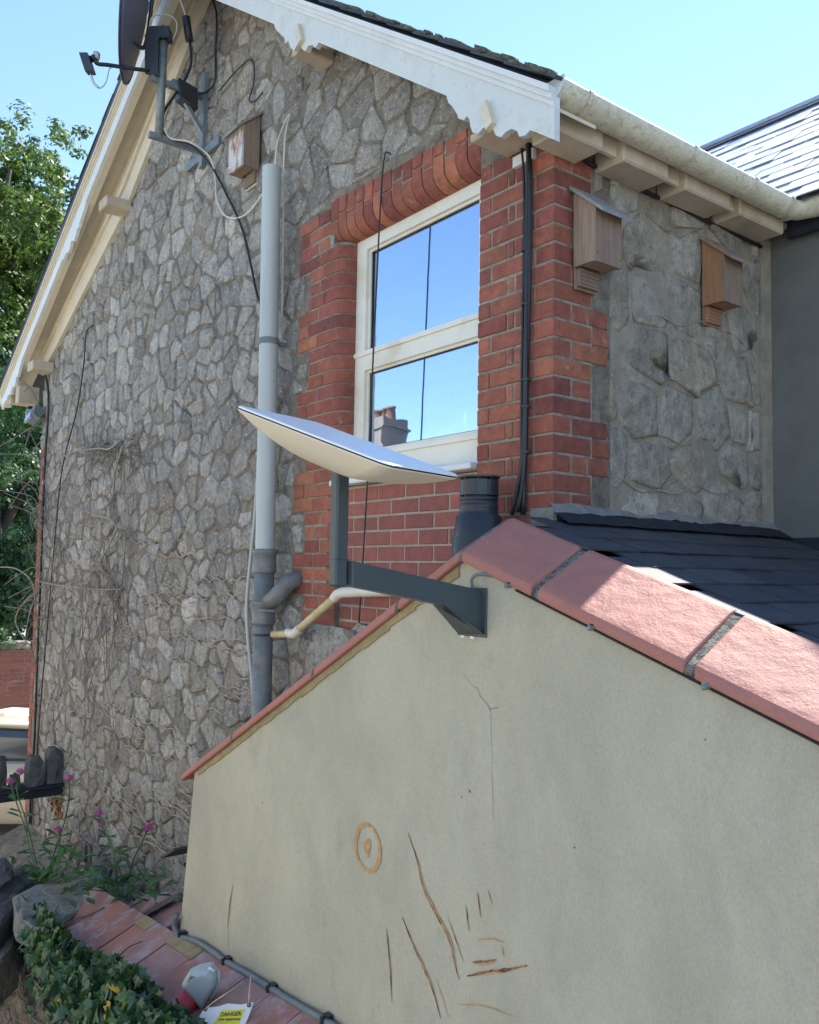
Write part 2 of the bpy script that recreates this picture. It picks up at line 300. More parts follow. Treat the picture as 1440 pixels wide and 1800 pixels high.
def spline(pts, k=6):
    p = [np.array(q, float) for q in pts]; p = [2*p[0]-p[1]]+p+[2*p[-1]-p[-2]]; out = []
    for i in range(1, len(p)-2):
        for t in np.linspace(0, 1, k, endpoint=False):
            a, b, c, d = p[i-1:i+3]
            out.append(.5*((2*b)+(-a+c)*t+(2*a-5*b+4*c-d)*t*t+(-a+3*b-3*c+d)*t**3))
    out.append(p[-2]); return out
# ================================================================== GROUND
gm = MB(); gm.add([(-300,-300,GROUND),(300,-300,GROUND),(300,300,GROUND),(-300,300,GROUND)], [(0,1,2,3)])
tag(put('ground', gm, 'gravel', at=(0,0,GROUND)), kind='structure')
# ================================================================== STONE HOUSE
house = thing('stone_house', (-3.7, 2, GROUND), 'two storey grey rubble stone house with red brick quoins and a pointed gable', 'house')
RB = lambda x: 1.735-.712*x            # lower edge of the right barge board
LT = lambda x: 3.87+.5*(x+4.94)        # upper edge of the left verge
def wtop(x): return min(RB(x)+.10, LT(x)-.235)
APX = -3.61
# gable wall core (mortar) with the window hole
gw = MB()
WX0, WX1, WZ0, WZ1 = -1.57, -.447, .44, 1.81
T = .35
CX, CZ_ = -1.66, 1.90
gw.prism([(-7.63,GROUND),(CX,GROUND),(CX,wtop(CX)),(APX,wtop(APX)),(-7.63,wtop(-7.63))], .006, T)
gw.prism([(CX,GROUND),(WX1,GROUND),(WX1,WZ0),(WX0,WZ0),(WX0,CZ_),(CX,CZ_)], .098, T)
gw.prism([(CX,GROUND),(-1.572,GROUND),(-1.572,WZ0),(CX,WZ0)], .008, .0979)
gw.prism([(-1.5719,GROUND),(WX1,GROUND),(WX1,WZ0),(-1.5719,WZ0)], .04, .0979)
gw.prism([(WX0,WZ1),(WX1,WZ1),(WX1,CZ_),(WX0,CZ_)], .119, T)
gw.prism([(CX,CZ_),(WX1,CZ_),(WX1,wtop(WX1)),(CX,wtop(CX))], .006, T)
gw.prism([(WX1,GROUND),(-.006,GROUND),(-.006,wtop(0)),(WX1,wtop(WX1))], .006, T)
gable = put('gable_wall', gw, 'mortar', house)
sw = MB(); sw.box((-.30,.351,GROUND), (-.006,1.6,1.80)); sw.box((-.30,1.601,GROUND),(-.01,6,1.8))
side = put('side_wall', sw, 'mortar_side', house)
bw = MB(); bw.box((-7.63,.351,GROUND),(-7.3,6,2.2)); bw.box((-7.3,5.7,GROUND),(-.3,6,1.8)); put('rear_wall', bw, 'mortar', house)
# ---------------- bricks
CH = .0775; Z0 = .861-14*CH
spec = []      # (min corner, max corner, kind, parent, px size)
def brick(a, b, kind='box', par='g', m='brick'):
    c = (np.array(a)+np.array(b))/2; d = np.linalg.norm(c-CAM); spec.append((a, b, kind, par, m, max(b[0]-a[0], b[1]-a[1])*(b[2]-a[2])/d/d))
J = .005
def rowz(k): return Z0+k*CH+J, Z0+(k+1)*CH-J
kmin, kmax = -1, 26
for k in range(kmin, kmax):          # pier between window and corner
    z0, z1 = rowz(k)
    if z0 > RB(.0)+.02: continue
    jr = lambda: R.uniform(-.004,.004)
    y = R.uniform(-.003,.002)
    if k % 2 == 0:
        xs = [(-.447,-.272),(-.262,-.228),(-.219,-.180)]
        cw = .17
    else:
        xs = [(-.447,-.375),(-.365,-.178),(-.168,-.112)]
        cw = .1025
    for x0, x1 in xs:
        if z1 > RB(x0)-.0: pass
        brick((x0+R.uniform(-.002,.002), y+R.uniform(-.002,.002), z0), (x1, .1, z1-R.uniform(0,.002)))
    # corner brick and the rest of the side quoin
    tb = ((k+1)//3) % 2
    long_ = (tb == 1)
    if k % 2 == 0: brick((-cw, y, z0), (0+y*.5, .1025, z1)); ys = [(.1125,.225 if not long_ else .3275)]
    else: brick((-cw, y, z0), (0, .225, z1)); ys = [(.235,.3375)] if long_ else []
    for a_, b_ in ys:
        if b_ <= .24 or k % 4: brick((-.1, a_, z0), (R.uniform(-.002,.002), b_, z1), par='s')
        else: brick((-.1, a_, z0), (0, .2, z1), par='s'); brick((-.1, .21, z0), (0, b_, z1), par='s')
JR = []        # toothed extents of the left jamb
for k in range(-1, 29):
    z0, z1 = rowz(k)
    if z1 > 2.12: continue
    tooth = ((28-k-1)//3) % 2 == 0
    xl = -2.028 if tooth else -1.902
    if z0 > 1.80: xl = -2.028 if z0 > 1.86 else -1.902
    JR.append((xl, z0-J, z1+J))
    y = R.uniform(-.003,.003)
    if z1 > WZ1+.01:
        xs = [(xl, xl+.10), (xl+.11, -1.70)] if k % 2 else [(xl, xl+.205), (xl+.215, -1.70)]
        for x0, x1 in xs: brick((x0, y, z0), (x1, .1, z1))
        continue
    nose = 'nose' if z0 > .45 else 'box'
    if xl < -2:
        xs = [(xl, xl+.10), (xl+.11, xl+.215)] if k % 2 == 0 else [(xl, xl+.215)]
        xs = [(xl+0., xl+.105), (xl+.115, WX0)] if k % 2 == 0 else [(xl, xl+.215), (xl+.225, WX0)]
    else: xs = [(xl, xl+.10), (xl+.11, WX0)] if k % 2 else [(xl, xl+.155), (xl+.165, WX0)]
    for i, (x0, x1) in enumerate(xs):
        brick((x0, y, z0), (x1 if i == 0 or nose == 'nose' else -1.575, .1, z1), nose if i == len(xs)-1 else 'box')
# flat arch: bull-nosed soldiers with a row of headers on top
nx = 15; pitch = (1.70-.45)/nx
for i in range(nx):
    x0 = -1.70+i*pitch+.004; x1 = -1.70+(i+1)*pitch-.004; y = R.uniform(-.004,.002)
    top = 2.055-.05*(i/nx); mid = 1.955 if i % 2 else 1.925
    brick((x0, y, WZ1-.003), (x1, .12, mid), 'nose_arch'); brick((x0, y+R.uniform(-.003,.003), mid+.009), (x1, .1, top))
# spandrel bricks between arch and barge on the pier side are covered by pier rows
k = -2
while True:                              # recessed panel under the window
    z1 = .425-(k+2)*CH; z0 = z1-CH+2*J
    if z1 < -.30: break
    x = -1.57+.008-(0 if k % 2 else .11)
    while x < -.455:
        x0 = max(x, -1.566); x1 = min(x+.215, -.452)
        if x1-x0 > .03: brick((x0, .03+R.uniform(-.002,.002), z0), (x1, .12, z1), m='brick_plum')
        x += .225
    k += 1
for k in range(-49, 19):                 # far left quoin
    z0, z1 = rowz(k)
    z0 += .0; y = R.uniform(-.003,.003)
    wd = .22 if (k//2) % 3 == 0 else .115
    if z1 > wtop(-7.5)-.02 or z1 < GROUND: continue
    brick((-7.632, y, z0), (-7.632+wd, .1, z1))
def brick_mesh(mb, a, b, kind):
    if kind == 'box': mb.cbox(a, b, .0035)
    elif kind == 'nose':       # rounded corner at +X, -Y
        r = .075; P = [(a[0], a[1])]+[(b[0]-r+r*math.sin(t), a[1]+r-r*math.cos(t)) for t in np.linspace(.0, math.pi/2, 7)]+[(b[0], b[1]), (a[0], b[1])]
        mb.prism(P, a[2], b[2], ax=2)
    else:                      # rounded lower front edge
        r = .085; P = [(b[1], a[2]), (a[1]+r, a[2])]+[(a[1]+r-r*math.sin(t), a[2]+r-r*math.cos(t)) for t in np.linspace(.0, math.pi/2, 7)]+[(a[1], b[2]), (b[1], b[2])]
        P = P[::-1]; mb.prism(P, a[0], b[0], ax=0)
spec.sort(key=lambda s_: -s_[5]); cache = {}
rest = {}
for i, (a, b, kind, par, m, sz) in enumerate(spec):
    a = np.array(a); b = np.array(b)
    if i < 300:
        c = np.array([(a[0]+b[0])/2, (a[1]+b[1])/2, a[2]]); d = tuple(np.round(b-a, 3)); key = (kind, d, m)
        if key not in cache:
            mb = MB(); brick_mesh(mb, -np.array([d[0]/2, d[1]/2, 0]), np.array([d[0]/2, d[1]/2, d[2]]), kind); cache[key] = mb.mesh('brick', m)
        put('brick', None, None, gable if par == 'g' else side, at=c, me=cache[key])
    else: brick_mesh(rest.setdefault((par, m), MB()), a, b, kind)
for (par, m), mb in rest.items(): tag(put('brick_rest', mb, m, gable if par == 'g' else side), kind='stuff')
nc = MB(); r_ = .079; nb = -1.5745
nc.prism([(-1.662,.006),(nb-r_,.006)]+[(nb-r_+r_*math.sin(t), .006+r_-r_*math.cos(t)) for t in np.linspace(.15, math.pi/2, 7)]+[(nb,.0975),(-1.662,.0975)], .475, 1.806, ax=2)
zb_ = WZ1+.004
nc.prism(([(.1185,zb_),(.006+r_,zb_)]+[(.006+r_-r_*math.sin(t), zb_+r_-r_*math.cos(t)) for t in np.linspace(.15, math.pi/2, 7)]+[(.006,1.9015),(.1185,1.9015)])[::-1], -1.66, -.449, ax=0)
put('nose_pointing', nc, 'mortar_brick', gable)
# light mortar behind the panel, brick mortar behind pier and jamb
mm = MB(); mm.box((-1.569,.033,-.30), (-.449,.039,.439)); put('panel_pointing', mm, 'mortar_light', gable)
mm = MB(); mm.box((-.445,.0042,-.35), (-.006,.0056,1.76)); mm.box((-1.9,.0042,-.25), (-1.662,.0056,2.0)); mm.box((-1.6619,.0042,1.9021), (-.4459,.0056,2.0)); put('brick_pointing', mm, 'mortar_brick', gable)
mm = MB(); mm.box((-.0055,.006,.15), (-.0035,.235,1.72)); put('brick_pointing', mm, 'mortar_brick', side)
# ---------------- rubble stones (Voronoi cells)
def clip(poly, nx_, nz_, d):             # keep nx*x+nz*z <= d
    out = []
    for i in range(len(poly)):
        a = poly[i]; b = poly[(i+1) % len(poly)]; da = nx_*a[0]+nz_*a[1]-d; db = nx_*b[0]+nz_*b[1]-d
        if da <= 0: out.append(a)
        if da*db < 0: t = da/(da-db); out.append((a[0]+(b[0]-a[0])*t, a[1]+(b[1]-a[1])*t))
    return out
def voronoi(seeds, gap, kx=.86):
    P = np.array(seeds)*np.array([kx, 1]); cells = []
    for i, p in enumerate(P):
        d2 = ((P-p)**2).sum(1); idx = np.argsort(d2)[1:17]
        poly = [(p[0]-.45, p[1]-.35), (p[0]+.45, p[1]-.35), (p[0]+.45, p[1]+.35), (p[0]-.45, p[1]+.35)]
        for j in idx:
            q = P[j]; e = q-p; L_ = math.hypot(*e); e = e/L_
            poly = clip(poly, e[0], e[1], e@((p+q)/2)-gap()*.5)
            if len(poly) < 3: break
        if len(poly) >= 3: cells.append([(x/kx, z) for x, z in poly])
        else: cells.append(None)
    return cells
def area(p): return .5*abs(sum(p[i][0]*p[(i+1) % len(p)][1]-p[(i+1) % len(p)][0]*p[i][1] for i in range(len(p))))
def smooth_poly(p, it=1, q=.15):
    for _ in range(it):
        o = []
        for i in range(len(p)):
            a, b = p[i], p[(i+1) % len(p)]
            L_ = math.hypot(a[0]-b[0], a[1]-b[1])
            if L_ < .012: o.append(((a[0]+b[0])/2, (a[1]+b[1])/2)); continue
            o += [(a[0]+(b[0]-a[0])*q, a[1]+(b[1]-a[1])*q), (a[0]+(b[0]-a[0])*(1-q), a[1]+(b[1]-a[1])*(1-q))]
        p = o
    return p
def stone_geo(mb, poly, h, face, q_=.15):        # face(x, z, out) -> world point
    p = smooth_poly(poly, 1, q_); n_ = len(p)
    if n_ < 3: return
    s = math.sqrt(area(p)); p = [(x+R.gauss(0,.034)*s, z+R.gauss(0,.034)*s) for x, z in p]
    cx = sum(q[0] for q in p)/n_; cz = sum(q[1] for q in p)/n_
    tx, tz = R.uniform(-.08,.08), R.uniform(-.08,.08)
    v = []
    def ring(k, o, j): 
        for x, z in p:
            xx = cx+(x-cx)*k; zz = cz+(z-cz)*k; v.append(face(xx, zz, max(-.01, o+tx*(xx-cx)+tz*(zz-cz)+R.uniform(-j, j))))
    ring(1.0, -.012, 0); ring(.975, h*.62, h*.2); ring(.84, h*.95, h*.28); ring(.45, h*1.05, h*.45)
    v.append(face(cx, cz, h*1.1))
    f = []
    for rr in range(3):
        for i in range(n_): f.append((rr*n_+i, rr*n_+(i+1) % n_, (rr+1)*n_+(i+1) % n_, (rr+1)*n_+i))
    for i in range(n_): f.append((3*n_+i, 3*n_+(i+1) % n_, 4*n_))
    mb.add(v, f)
seeds = []
z = -3.6; ri = 0
while z < 4.5:
    h = R.uniform(.125, .195); x = -7.7+R.uniform(0,.2)
    while x < .2:
        w_ = R.choice((.12,.15,.19,.22,.27,.31))*R.uniform(.9,1.1)
        if z > 1.9 and x > -2.6: w_ *= 1.25
        if R.random() > .05: seeds.append((x+R.uniform(-.045,.045), z+R.uniform(-.05,.05)))
        if R.random() < .16: seeds.append((x+R.uniform(-.08,.08)+.05, z+R.uniform(-.08,.08)))
        x += w_
    z += h*(1.2 if z > 1.9 else 1); ri += 1
cells = voronoi(seeds, lambda: R.choice((.005,.009,.014,.020,.030)))
excl = [(xl-.012, z0, .1, z1) for xl, z0, z1 in JR]
excl.append((-1.58, -.26, .1, .5)); excl.append((-1.71, 1.8, -.44, 2.075)); excl.append((-.455, -.5, .1, RB(-.2)+.1))
excl += [(-7.8, rowz(k)[0]-J, -7.632+(.23 if (k//2) % 3 == 0 else .125), rowz(k)[1]+J) for k in range(-49, 19)]
stones = []; ribs = MB()
for cl in cells:
    if cl is None: continue
    p = clip(cl, -1, 0, 7.62)
    p = clip(p, 1, 0, -.01)
    if len(p) < 3: continue
    p = clip(p, .712/1.2276, 1/1.2276, (1.735+.06)/1.2276)
    if len(p) < 3: continue
    p = clip(p, -.5/1.118, 1/1.118, (3.87+2.47-.16-.30)/1.118)
    if len(p) < 3: continue
    ok = True
    for x0, z0, x1, z1 in excl:
        if min(q[0] for q in p) < x1 and max(q[0] for q in p) > x0 and min(q[1] for q in p) < z1 and max(q[1] for q in p) > z0:
            cx = sum(q[0] for q in p)/len(p); cz = sum(q[1] for q in p)/len(p)
            opts = sorted([(x0-cx, 0), (cz-z1, 1), (z0-cz, 2), (cx-x1, 3)], reverse=True)
            sd = opts[0][1]
            p = clip(p, *[(1, 0, x0-.008), (0, -1, -(z1+.008)), (0, 1, z0-.008), (-1, 0, -(x1+.008))][sd])
            if len(p) < 3: ok = False; break
    if not ok or area(p) < .0022: continue
    c = np.array([sum(q[0] for q in p)/len(p), 0, sum(q[1] for q in p)/len(p)])
    if c[2] < GROUND+.02: continue
    px = proj(c); vis = -40 < px[0] < 1000 and -40 < px[1] < 1660
    # behind the lean-to: not seen
    stones.append((area(p)*(1 if vis else .01)/px[2]**2, p, c))
for i in range(120):       # raised ribbon pointing wandering along the courses
    zz = -2.5+2.9*R.random()**1.15; xx = R.uniform(-7.4,-2.3); L_ = R.uniform(.25,1.1); ph = R.uniform(0,6); am = R.uniform(.012,.028); wl = R.uniform(.16,.26); P = []
    x = xx
    while x < min(xx+L_, -2.25):
        P.append((x, -.005-.006*R.random(), zz+am*abs(math.sin(ph+(x-xx)*math.pi/wl))+.03*math.sin((x-xx)*2.1+ph)+R.gauss(0,.003))); x += .04
    if len(P) > 4: ribs.tube(P, [R.uniform(.0045,.0075) for _ in P], 5)
stones.sort(key=lambda s_: -s_[0]); sb = MB()
F = lambda x, z_, o: (x, .004-o, z_)
for i, (a_, p, c) in enumerate(stones):
    h = R.uniform(.004,.017) if R.random() < .76 else R.uniform(-.001,.004)
    if c[2] > 1.9 and c[0] > -3: h *= .7
    if i < 300: mb = MB(); stone_geo(mb, p, h, F); put('stone', mb, 'stone', gable, True)
    else: stone_geo(sb, p, h, F)
tag(put('stone_rest', sb, 'stone', gable, True), kind='stuff')
tag(put('ribbon_pointing', ribs, 'ribbon', gable, True), kind='stuff')
# pale slab under the panel
mb = MB(); stone_geo(mb, [(-1.84,-.66),(-1.45,-.67),(-1.02,-.64),(-1.0,-.31),(-1.4,-.285),(-1.80,-.30)], .008, F, .06); put('stone', mb, 'stone', gable, True, )
# side wall stones: larger, half buried in mortar
seeds = []; z = .12
while z < 1.95:
    y = .1+R.uniform(0,.2)
    while y < 1.75: seeds.append((y+R.uniform(-.06,.06), z+R.uniform(-.05,.05))); y += R.choice((.17,.24,.30,.38))
    z += R.uniform(.16,.26)
sribs = MB()
for cl in voronoi(seeds, lambda: R.uniform(.010,.030), .9):
    if cl is None: continue
    p = clip(cl, 1, 0, 1.49); 
    if len(p) >= 3: p = clip(p, 0, 1, 1.70)
    if len(p) >= 3: p = clip(p, 0, -1, -.20)
    if len(p) < 3: continue
    for k in range(-1, 26):
        z0 = Z0+k*CH; x1 = .35 if ((k+1)//3) % 2 else .237
        if min(q[0] for q in p) < x1 and min(q[1] for q in p) < z0+CH and max(q[1] for q in p) > z0: p = clip(p, -1, 0, -x1-.0) if x1 > .3 and abs(sum(q[1] for q in p)/len(p)-z0) < .16 else clip(p, -1, 0, -.245)
        if len(p) < 3: break
    if len(p) < 3 or area(p) < .004: continue
    mb = MB(); h = R.uniform(.002,.011); stone_geo(mb, p, h, lambda y_, z_, o: (-.004+o, y_, z_), .10); put('stone', mb, 'stone_side', side, True)
for zz in (.38,.62,.90,1.16):
    y0 = R.uniform(.36,.8); y1 = min(1.5, y0+R.uniform(.4,.9)); P = []; y = y0; ph = R.uniform(0,6)
    while y < y1: P.append((.001+.003*R.random(), y, zz+.022*math.sin(ph+y*9)+.012*math.sin(ph+y*23))); y += .04
    sribs.tube(P, [R.uniform(.0025,.004) for _ in P], 5)
tag(put('ribbon_pointing', sribs, 'ribbon', side, True), kind='stuff')
mb = MB(); mb.box((-.005,1.50,.2), (.004,1.598,1.72)); put('corner_strip', mb, 'mortar_side', side)
# ---------------- window
win = put('window', MB().box((WX0-.02,.10,.50), (-1.478,.17,WZ1-.001)).box((-.56,.10,.50), (WX1+.02,.17,WZ1-.001)).box((-1.478,.10,1.745), (-.56,.17,WZ1-.001))
    .box((-1.478,.10,1.075), (-.56,.17,1.165)).box((-1.478,.10,.50), (-.56,.17,.63)), 'frame_pvc', house)
# stepped profile of the frame
fp = MB()
for z0, z1 in ((1.165,1.745),(.63,1.075)):
    fp.box((-1.478,.118,z0), (-1.462,.165,z1)); fp.box((-.576,.118,z0), (-.56,.165,z1)); fp.box((-1.462,.118,z1-.014), (-.576,.165,z1)); fp.box((-1.462,.118,z0), (-.576,.165,z0+.014))
fp.box((-1.575,.09,1.155), (-.45,.0995,1.18)); fp.box((-1.575,.088,.60), (-.45,.0995,.622))
put('glazing_bead', fp, 'frame_pvc', win)
for z0, z1 in ((1.179,1.731),(.644,1.061)):
    put('pane', MB().box((-1.462,.135,z0), (-.576,.139,z1)), 'glass', win)
    put('seal', MB().box((-1.462,.128,z0),(-1.456,.134,z1)).box((-1.456,.128,z1-.005),(-.576,.134,z1)).box((-1.456,.128,z0),(-.576,.134,z0+.005)), 'seam_black', win)
put('window_sill', MB().cbox((-1.60,-.035,.445), (-.452,.10,.475), .005).box((-1.569,.05,.475),(-.45,.10,.50)), 'white_paint', win)
put('room', MB().box((-1.56,.9,.3), (-.3,.92,1.9)).box((-1.60,.352,.3),(-1.58,.9,1.9)).box((-1.6,.352,.28),(-.3,.9,.3)).box((-1.6,.352,1.9),(-.3,.9,1.92)).box((-.3,.352,.3),(-.28,.9,1.9)), 'room_dark', win)
# ---------------- roof: slopes, verge slates, barge boards, soffit
def slope_pt(x, side_, up=0.0):     # top of barge (under the slates)
    return (RB(x)+.198 if side_ == 'r' else LT(x)-.125)+up
XR, XL = .235, -8.45
def slab(x0, x1, side_, y0, y1, lo, hi):
    a0, a1 = slope_pt(x0, side_), slope_pt(x1, side_)
    return [(x0, a0+lo), (x1, a1+lo), (x1, a1+hi), (x0, a0+hi)]
rf = MB()
rf.prism(slab(APX, XR, 'r', 0, 0, .002, .022), -.20, 6.1); rf.prism(slab(XL, APX, 'l', 0, 0, .002, .022), -.20, 6.1); rf.prism(slab(XL, APX, 'l', 0, 0, .0225, .105), -.27, 6.1)
roof = put('roof', rf, 'slate', house)
for side_, x0, x1 in (('r', APX, XR-.24), ('l', APX, XL+.22)):
    L_ = abs(x1-x0); nn = int(L_/.19); dirx = 1 if x1 > x0 else -1; sl_ = -.712 if side_ == 'r' else .5
    nrm = np.array([.58, 0, .815]) if side_ == 'r' else np.array([-.447, 0, .894])
    for i in range(nn+1):
        xs = x0+dirx*i*L_/nn; xe = xs+dirx*.27
        up_ = 0 if side_ == 'r' else .085; t0 = np.array([xs, 0, slope_pt(xs, side_)+.028+up_]); t1 = np.array([xe, 0, slope_pt(xe, side_)+.040+up_]); c = (t0+t1)/2; ax = (t1-t0)/2
        for row in range(1):
            y0 = -.275+R.uniform(-.008,.006)
            put('slate', MB().obox((c[0], (y0+.02)/2, c[2]), ax, (0, (.02-y0)/2, 0), nrm*.006), 'slate', roof)
    # mossy bedding under the verge slates
ms_ = MB()
for i in range(150):
    x = R.uniform(APX, XR); s_ = R.uniform(.008,.020); ms_.obox((x, -.262+R.uniform(-.012,.01), slope_pt(x, 'r')+.042+R.uniform(-.004,.010)), (s_*1.6,0,-s_*1.1), (0,s_,0), (0,0,s_*.5))
tag(put('moss_cushion', ms_, 'moss', roof, True), kind='stuff')
Y0, Y1 = -.25, -.222
# outline of the shaped ends, measured as (distance from the eave end, drop below the board)
endp = [(785,168),(788,180),(797,189),(803,200),(806,208),(815,211),(821,204),(825,209),(827,222),(831,233),(840,235),(848,226),(857,221),(866,225),(872,238),(880,241),(890,231),(899,226),(909,230),(913,240),(923,238),(932,229),(941,224),(952,230),(973,238)]
midp = [(482,38),(484,50),(493,60),(500,66),(501,76),(507,71),(511,84),(517,88),(522,80),(527,72),(531,86),(537,90),(542,80),(550,79),(554,84),(558,78),(560,70)]
def profile(pts):
    o = []
    for x, y in pts:
        q = G(x, y, Y0); o.append((XR-q[0], max(.0, RB(q[0])-q[2])))
    return o
PE, PM = profile(endp), profile(midp)
def barge(side_, xe, k):
    sg = 1 if side_ == 'r' else -1; low = (lambda x: RB(x)) if side_ == 'r' else (lambda x: LT(x)-.325)
    def pts(pr): return [(xe-sg*s_*k, low(xe-sg*s_*k)-d_) for s_, d_ in pr]
    A = pts(PM)+pts(PE)
    # face board: from apex down, keeping the shaped lower edge
    mb = MB(); lowline = [(APX, low(APX))]+A+[(xe, low(xe)+.0)]
    up = [(x, low(x)+.125) for x, _ in lowline]
    for i in range(len(lowline)-1):
        a, b = lowline[i], lowline[i+1]
        if abs(a[0]-b[0]) < 1e-4: continue
        q = [a, b, up[i+1], up[i]]
        if sg < 0: q = q[::-1]
        mb.prism(q, Y0, Y1)
    b1 = put('barge_board', mb, 'white_dirty' if side_ == 'r' else 'white_paint', house)
    mo = MB()
    for lo, hi, yo in ((.125,.148,-.008),(.148,.172,-.020),(.172,.198,-.034)):
        q = [(APX, low(APX)+lo), (xe, low(xe)+lo), (xe, low(xe)+hi), (APX, low(APX)+hi)]
        if sg < 0: q = q[::-1]
        mo.prism(q, Y0+yo, Y1)
    put('moulding', mo, 'white_paint' if side_ == 'r' else 'cream_paint', b1)
    return b1
barge('r', XR, 1.0); barge('l', XL, 1.35)
sf = MB()
sf.prism([(APX, RB(APX)+.13),(XR-.02, RB(XR)+.13),(XR-.02, RB(XR)+.145),(APX, RB(APX)+.145)], -.2215, .0)
q = lambda x, d: (x, LT(x)-.325+d)
sf.prism([q(XL+.02,.10), q(APX,.10), q(APX,.12), q(XL+.02,.12)], -.2215, .0)
sf.prism([q(XL+.05,-.005), q(APX,-.005), q(APX,.06), q(XL+.05,.06)], -.2215, -.17)
put('soffit', sf, 'cream_paint', house)
# trim boards on the wall under the left eave
tl = [G(93,632), G(226,371), G(371,0)]
tb_ = MB(); tp = [(t[0], t[2]) for t in tl]; tp = [(-7.63, tp[0][1]-.12)]+tp
for a, b in zip(tp[:-1], tp[1:]): tb_.prism([a, b, (b[0], LT(b[0])-.23), (a[0], LT(a[0])-.23)], -.035, .0)
put('wall_trim', tb_, 'cream_paint', house)
tb2 = MB()
for a, b in zip(tp[:-1], tp[1:]): tb2.prism([(a[0], a[1]+.20), (b[0], b[1]+.20), (b[0], b[1]+.24), (a[0], a[1]+.24)], -.06, -.036)
put('wall_bead', tb2, 'cream_paint', house)
for a, b in (((-1.80,2.865),(-1.69,2.93)), ((-.27,1.765),(-.05,1.80)), ((-5.20,3.09),(-4.99,3.18)), ((-7.46,2.06),(-7.24,2.16)), ((-8.30,1.83),(-8.17,1.95)), ((-7.93,1.78),(-7.80,1.98))):
    put('purlin_end', MB().cbox((a[0], Y1+.001, a[1]), (b[0], .0, b[1]), .008), 'rafter_paint', house)
put('purlin_end', MB().cbox((-8.9,-.21,1.90), (-8.2,-.12,2.02), .008), 'cream_paint', house)
put('corbel', MB().box((-.22,-.02,1.70), (-.10,.0,1.745)), 'white_paint', house)
for x_, y_ in ((858,188),(527,50)):        # cream brackets on the barge face
    q0 = G(x_, y_, Y0-.012); put('barge_bracket', MB().obox(q0-np.array([0,0,.035]), (.018,0,.008), (0,.014,0), (-.02,0,.055)), 'cream_paint', house)
# right eave: fascia, rafter boxes, gutter
put('fascia', MB().box((.10,-.21,1.70), (.118,1.5,1.80)), 'cream_paint', house)
for a, b in ((-.13,.12),(.24,.54),(.66,1.0),(1.08,1.46)):
    put('rafter_end', MB().cbox((-.003,a,1.675), (.155,b,1.775), .008), 'rafter_paint', house)
def halfround(c, r, ax_pts, t=.004):
    pass
gx, gz, gr = .205, 1.792, .066
def gutter_mesh(path, r=gr, th=.005):
    mb = MB(); n_ = 12; v = []
    for (p, nrm) in path:
        for rr in (r, r-th):
            for k in range(n_+1):
                t = math.pi+math.pi*k/n_; v.append((p[0]+nrm[0]*rr*math.cos(t), p[1]+nrm[1]*rr*math.cos(t), p[2]+rr*math.sin(t)))
    f = []; st = 2*(n_+1)
    for i in range(len(path)-1):
        for k in range(n_):
            a = i*st+k; f.append((a, a+1, a+st+1, a+st)); a += n_+1; f.append((a+1, a, a+st, a+st+1))
        f.append((i*st, i*st+st, i*st+st+n_+1, i*st+n_+1)); a = i*st+n_; f.append((a, a+n_+1, a+n_+1+st, a+st))
    mb.add(v, f); return mb
path = [((gx,-.235,gz),(1,0)), ((gx,1.38,gz-.004),(1,0)), ((gx+.03,1.45,gz-.004),(.8,-.6)), ((gx+.10,1.475,gz-.004),(.2,-1)), ((3.5,1.475,gz),(0,-1))]
gut = put('gutter', gutter_mesh(path), 'gutter_pvc', house, True)
ec = MB(); ec.prism([(gx+gr*math.cos(t), gz+gr*math.sin(t)) for t in np.linspace(math.pi, 2*math.pi, 14)]+[(gx+gr, gz+.012), (gx-gr, gz+.012)], -.241, -.2355); put('end_cap', ec, 'white_dirty', gut)
for y_ in (-.10,.56,1.02,1.33,1.40): 
    put('gutter_bracket', gutter_mesh([((gx,y_,gz),(1,0)), ((gx,y_+.022,gz),(1,0))], gr+.006, .007), 'gutter_pvc', gut, True)
for x_ in (.40,.95,1.6): put('gutter_bracket', gutter_mesh([((x_,1.475,gz),(0,-1)), ((x_+.022,1.475,gz),(0,-1))], gr+.006, .007), 'gutter_pvc', gut, True)
# ================================================================== REAR WING
wing = thing('rear_wing', (2, 3, GROUND), 'dark grey rendered wing behind the house corner under a shining slate roof', 'building')
put('rendered_wall', MB().box((.001,1.601,GROUND), (6,1.9,1.76)), 'grey_render', wing)
wr = MB(); tp_ = .84
wr.prism([(1.42,1.80),(3.0,1.80+1.58*tp_),(4.6,1.80),(4.6,1.76),(3.0,1.76+1.58*tp_),(1.42,1.76)][::-1], -1.45, 6, ax=0); wroof = put('roof', wr, 'slate_glare', wing)
put('eaves_board', MB().box((.13,1.53,1.68), (6,1.56,1.80)), 'bitumen', wing)
nrm = np.array([0,-.643,.766]); upv = np.array([0,.766,.643]); row = 0; cnt = 0; srest = MB()
tt = .0
while tt < 2.0:
    x = -1.5+(row % 2)*.13
    while x < 3.0:
        o_ = np.array([x+.122, 1.40, 1.80-.017])+upv*(tt+.13)+nrm*(.030+R.uniform(-.003,.004))
        mb = MB(); mb.obox(o_, (.123,0,R.uniform(-.001,.001)), upv*.15+nrm*(-.005), nrm*.003)
        if 0 <= proj(o_)[0] <= 1470 and cnt < 280: put('slate', mb, 'slate_glare', wroof); cnt += 1
        else: srest.add(mb.v, mb.f)
        x += .25
    tt += .155; row += 1
tag(put('slate_rest', srest, 'slate_glare', wroof), kind='stuff')
rl = MB(); rl.tube([(-1.5,2.99,1.80+1.58*tp_+.02),(6,2.99,1.80+1.58*tp_+.02)], .05, 10); put('ridge', rl, 'slate_glare', wing, True)
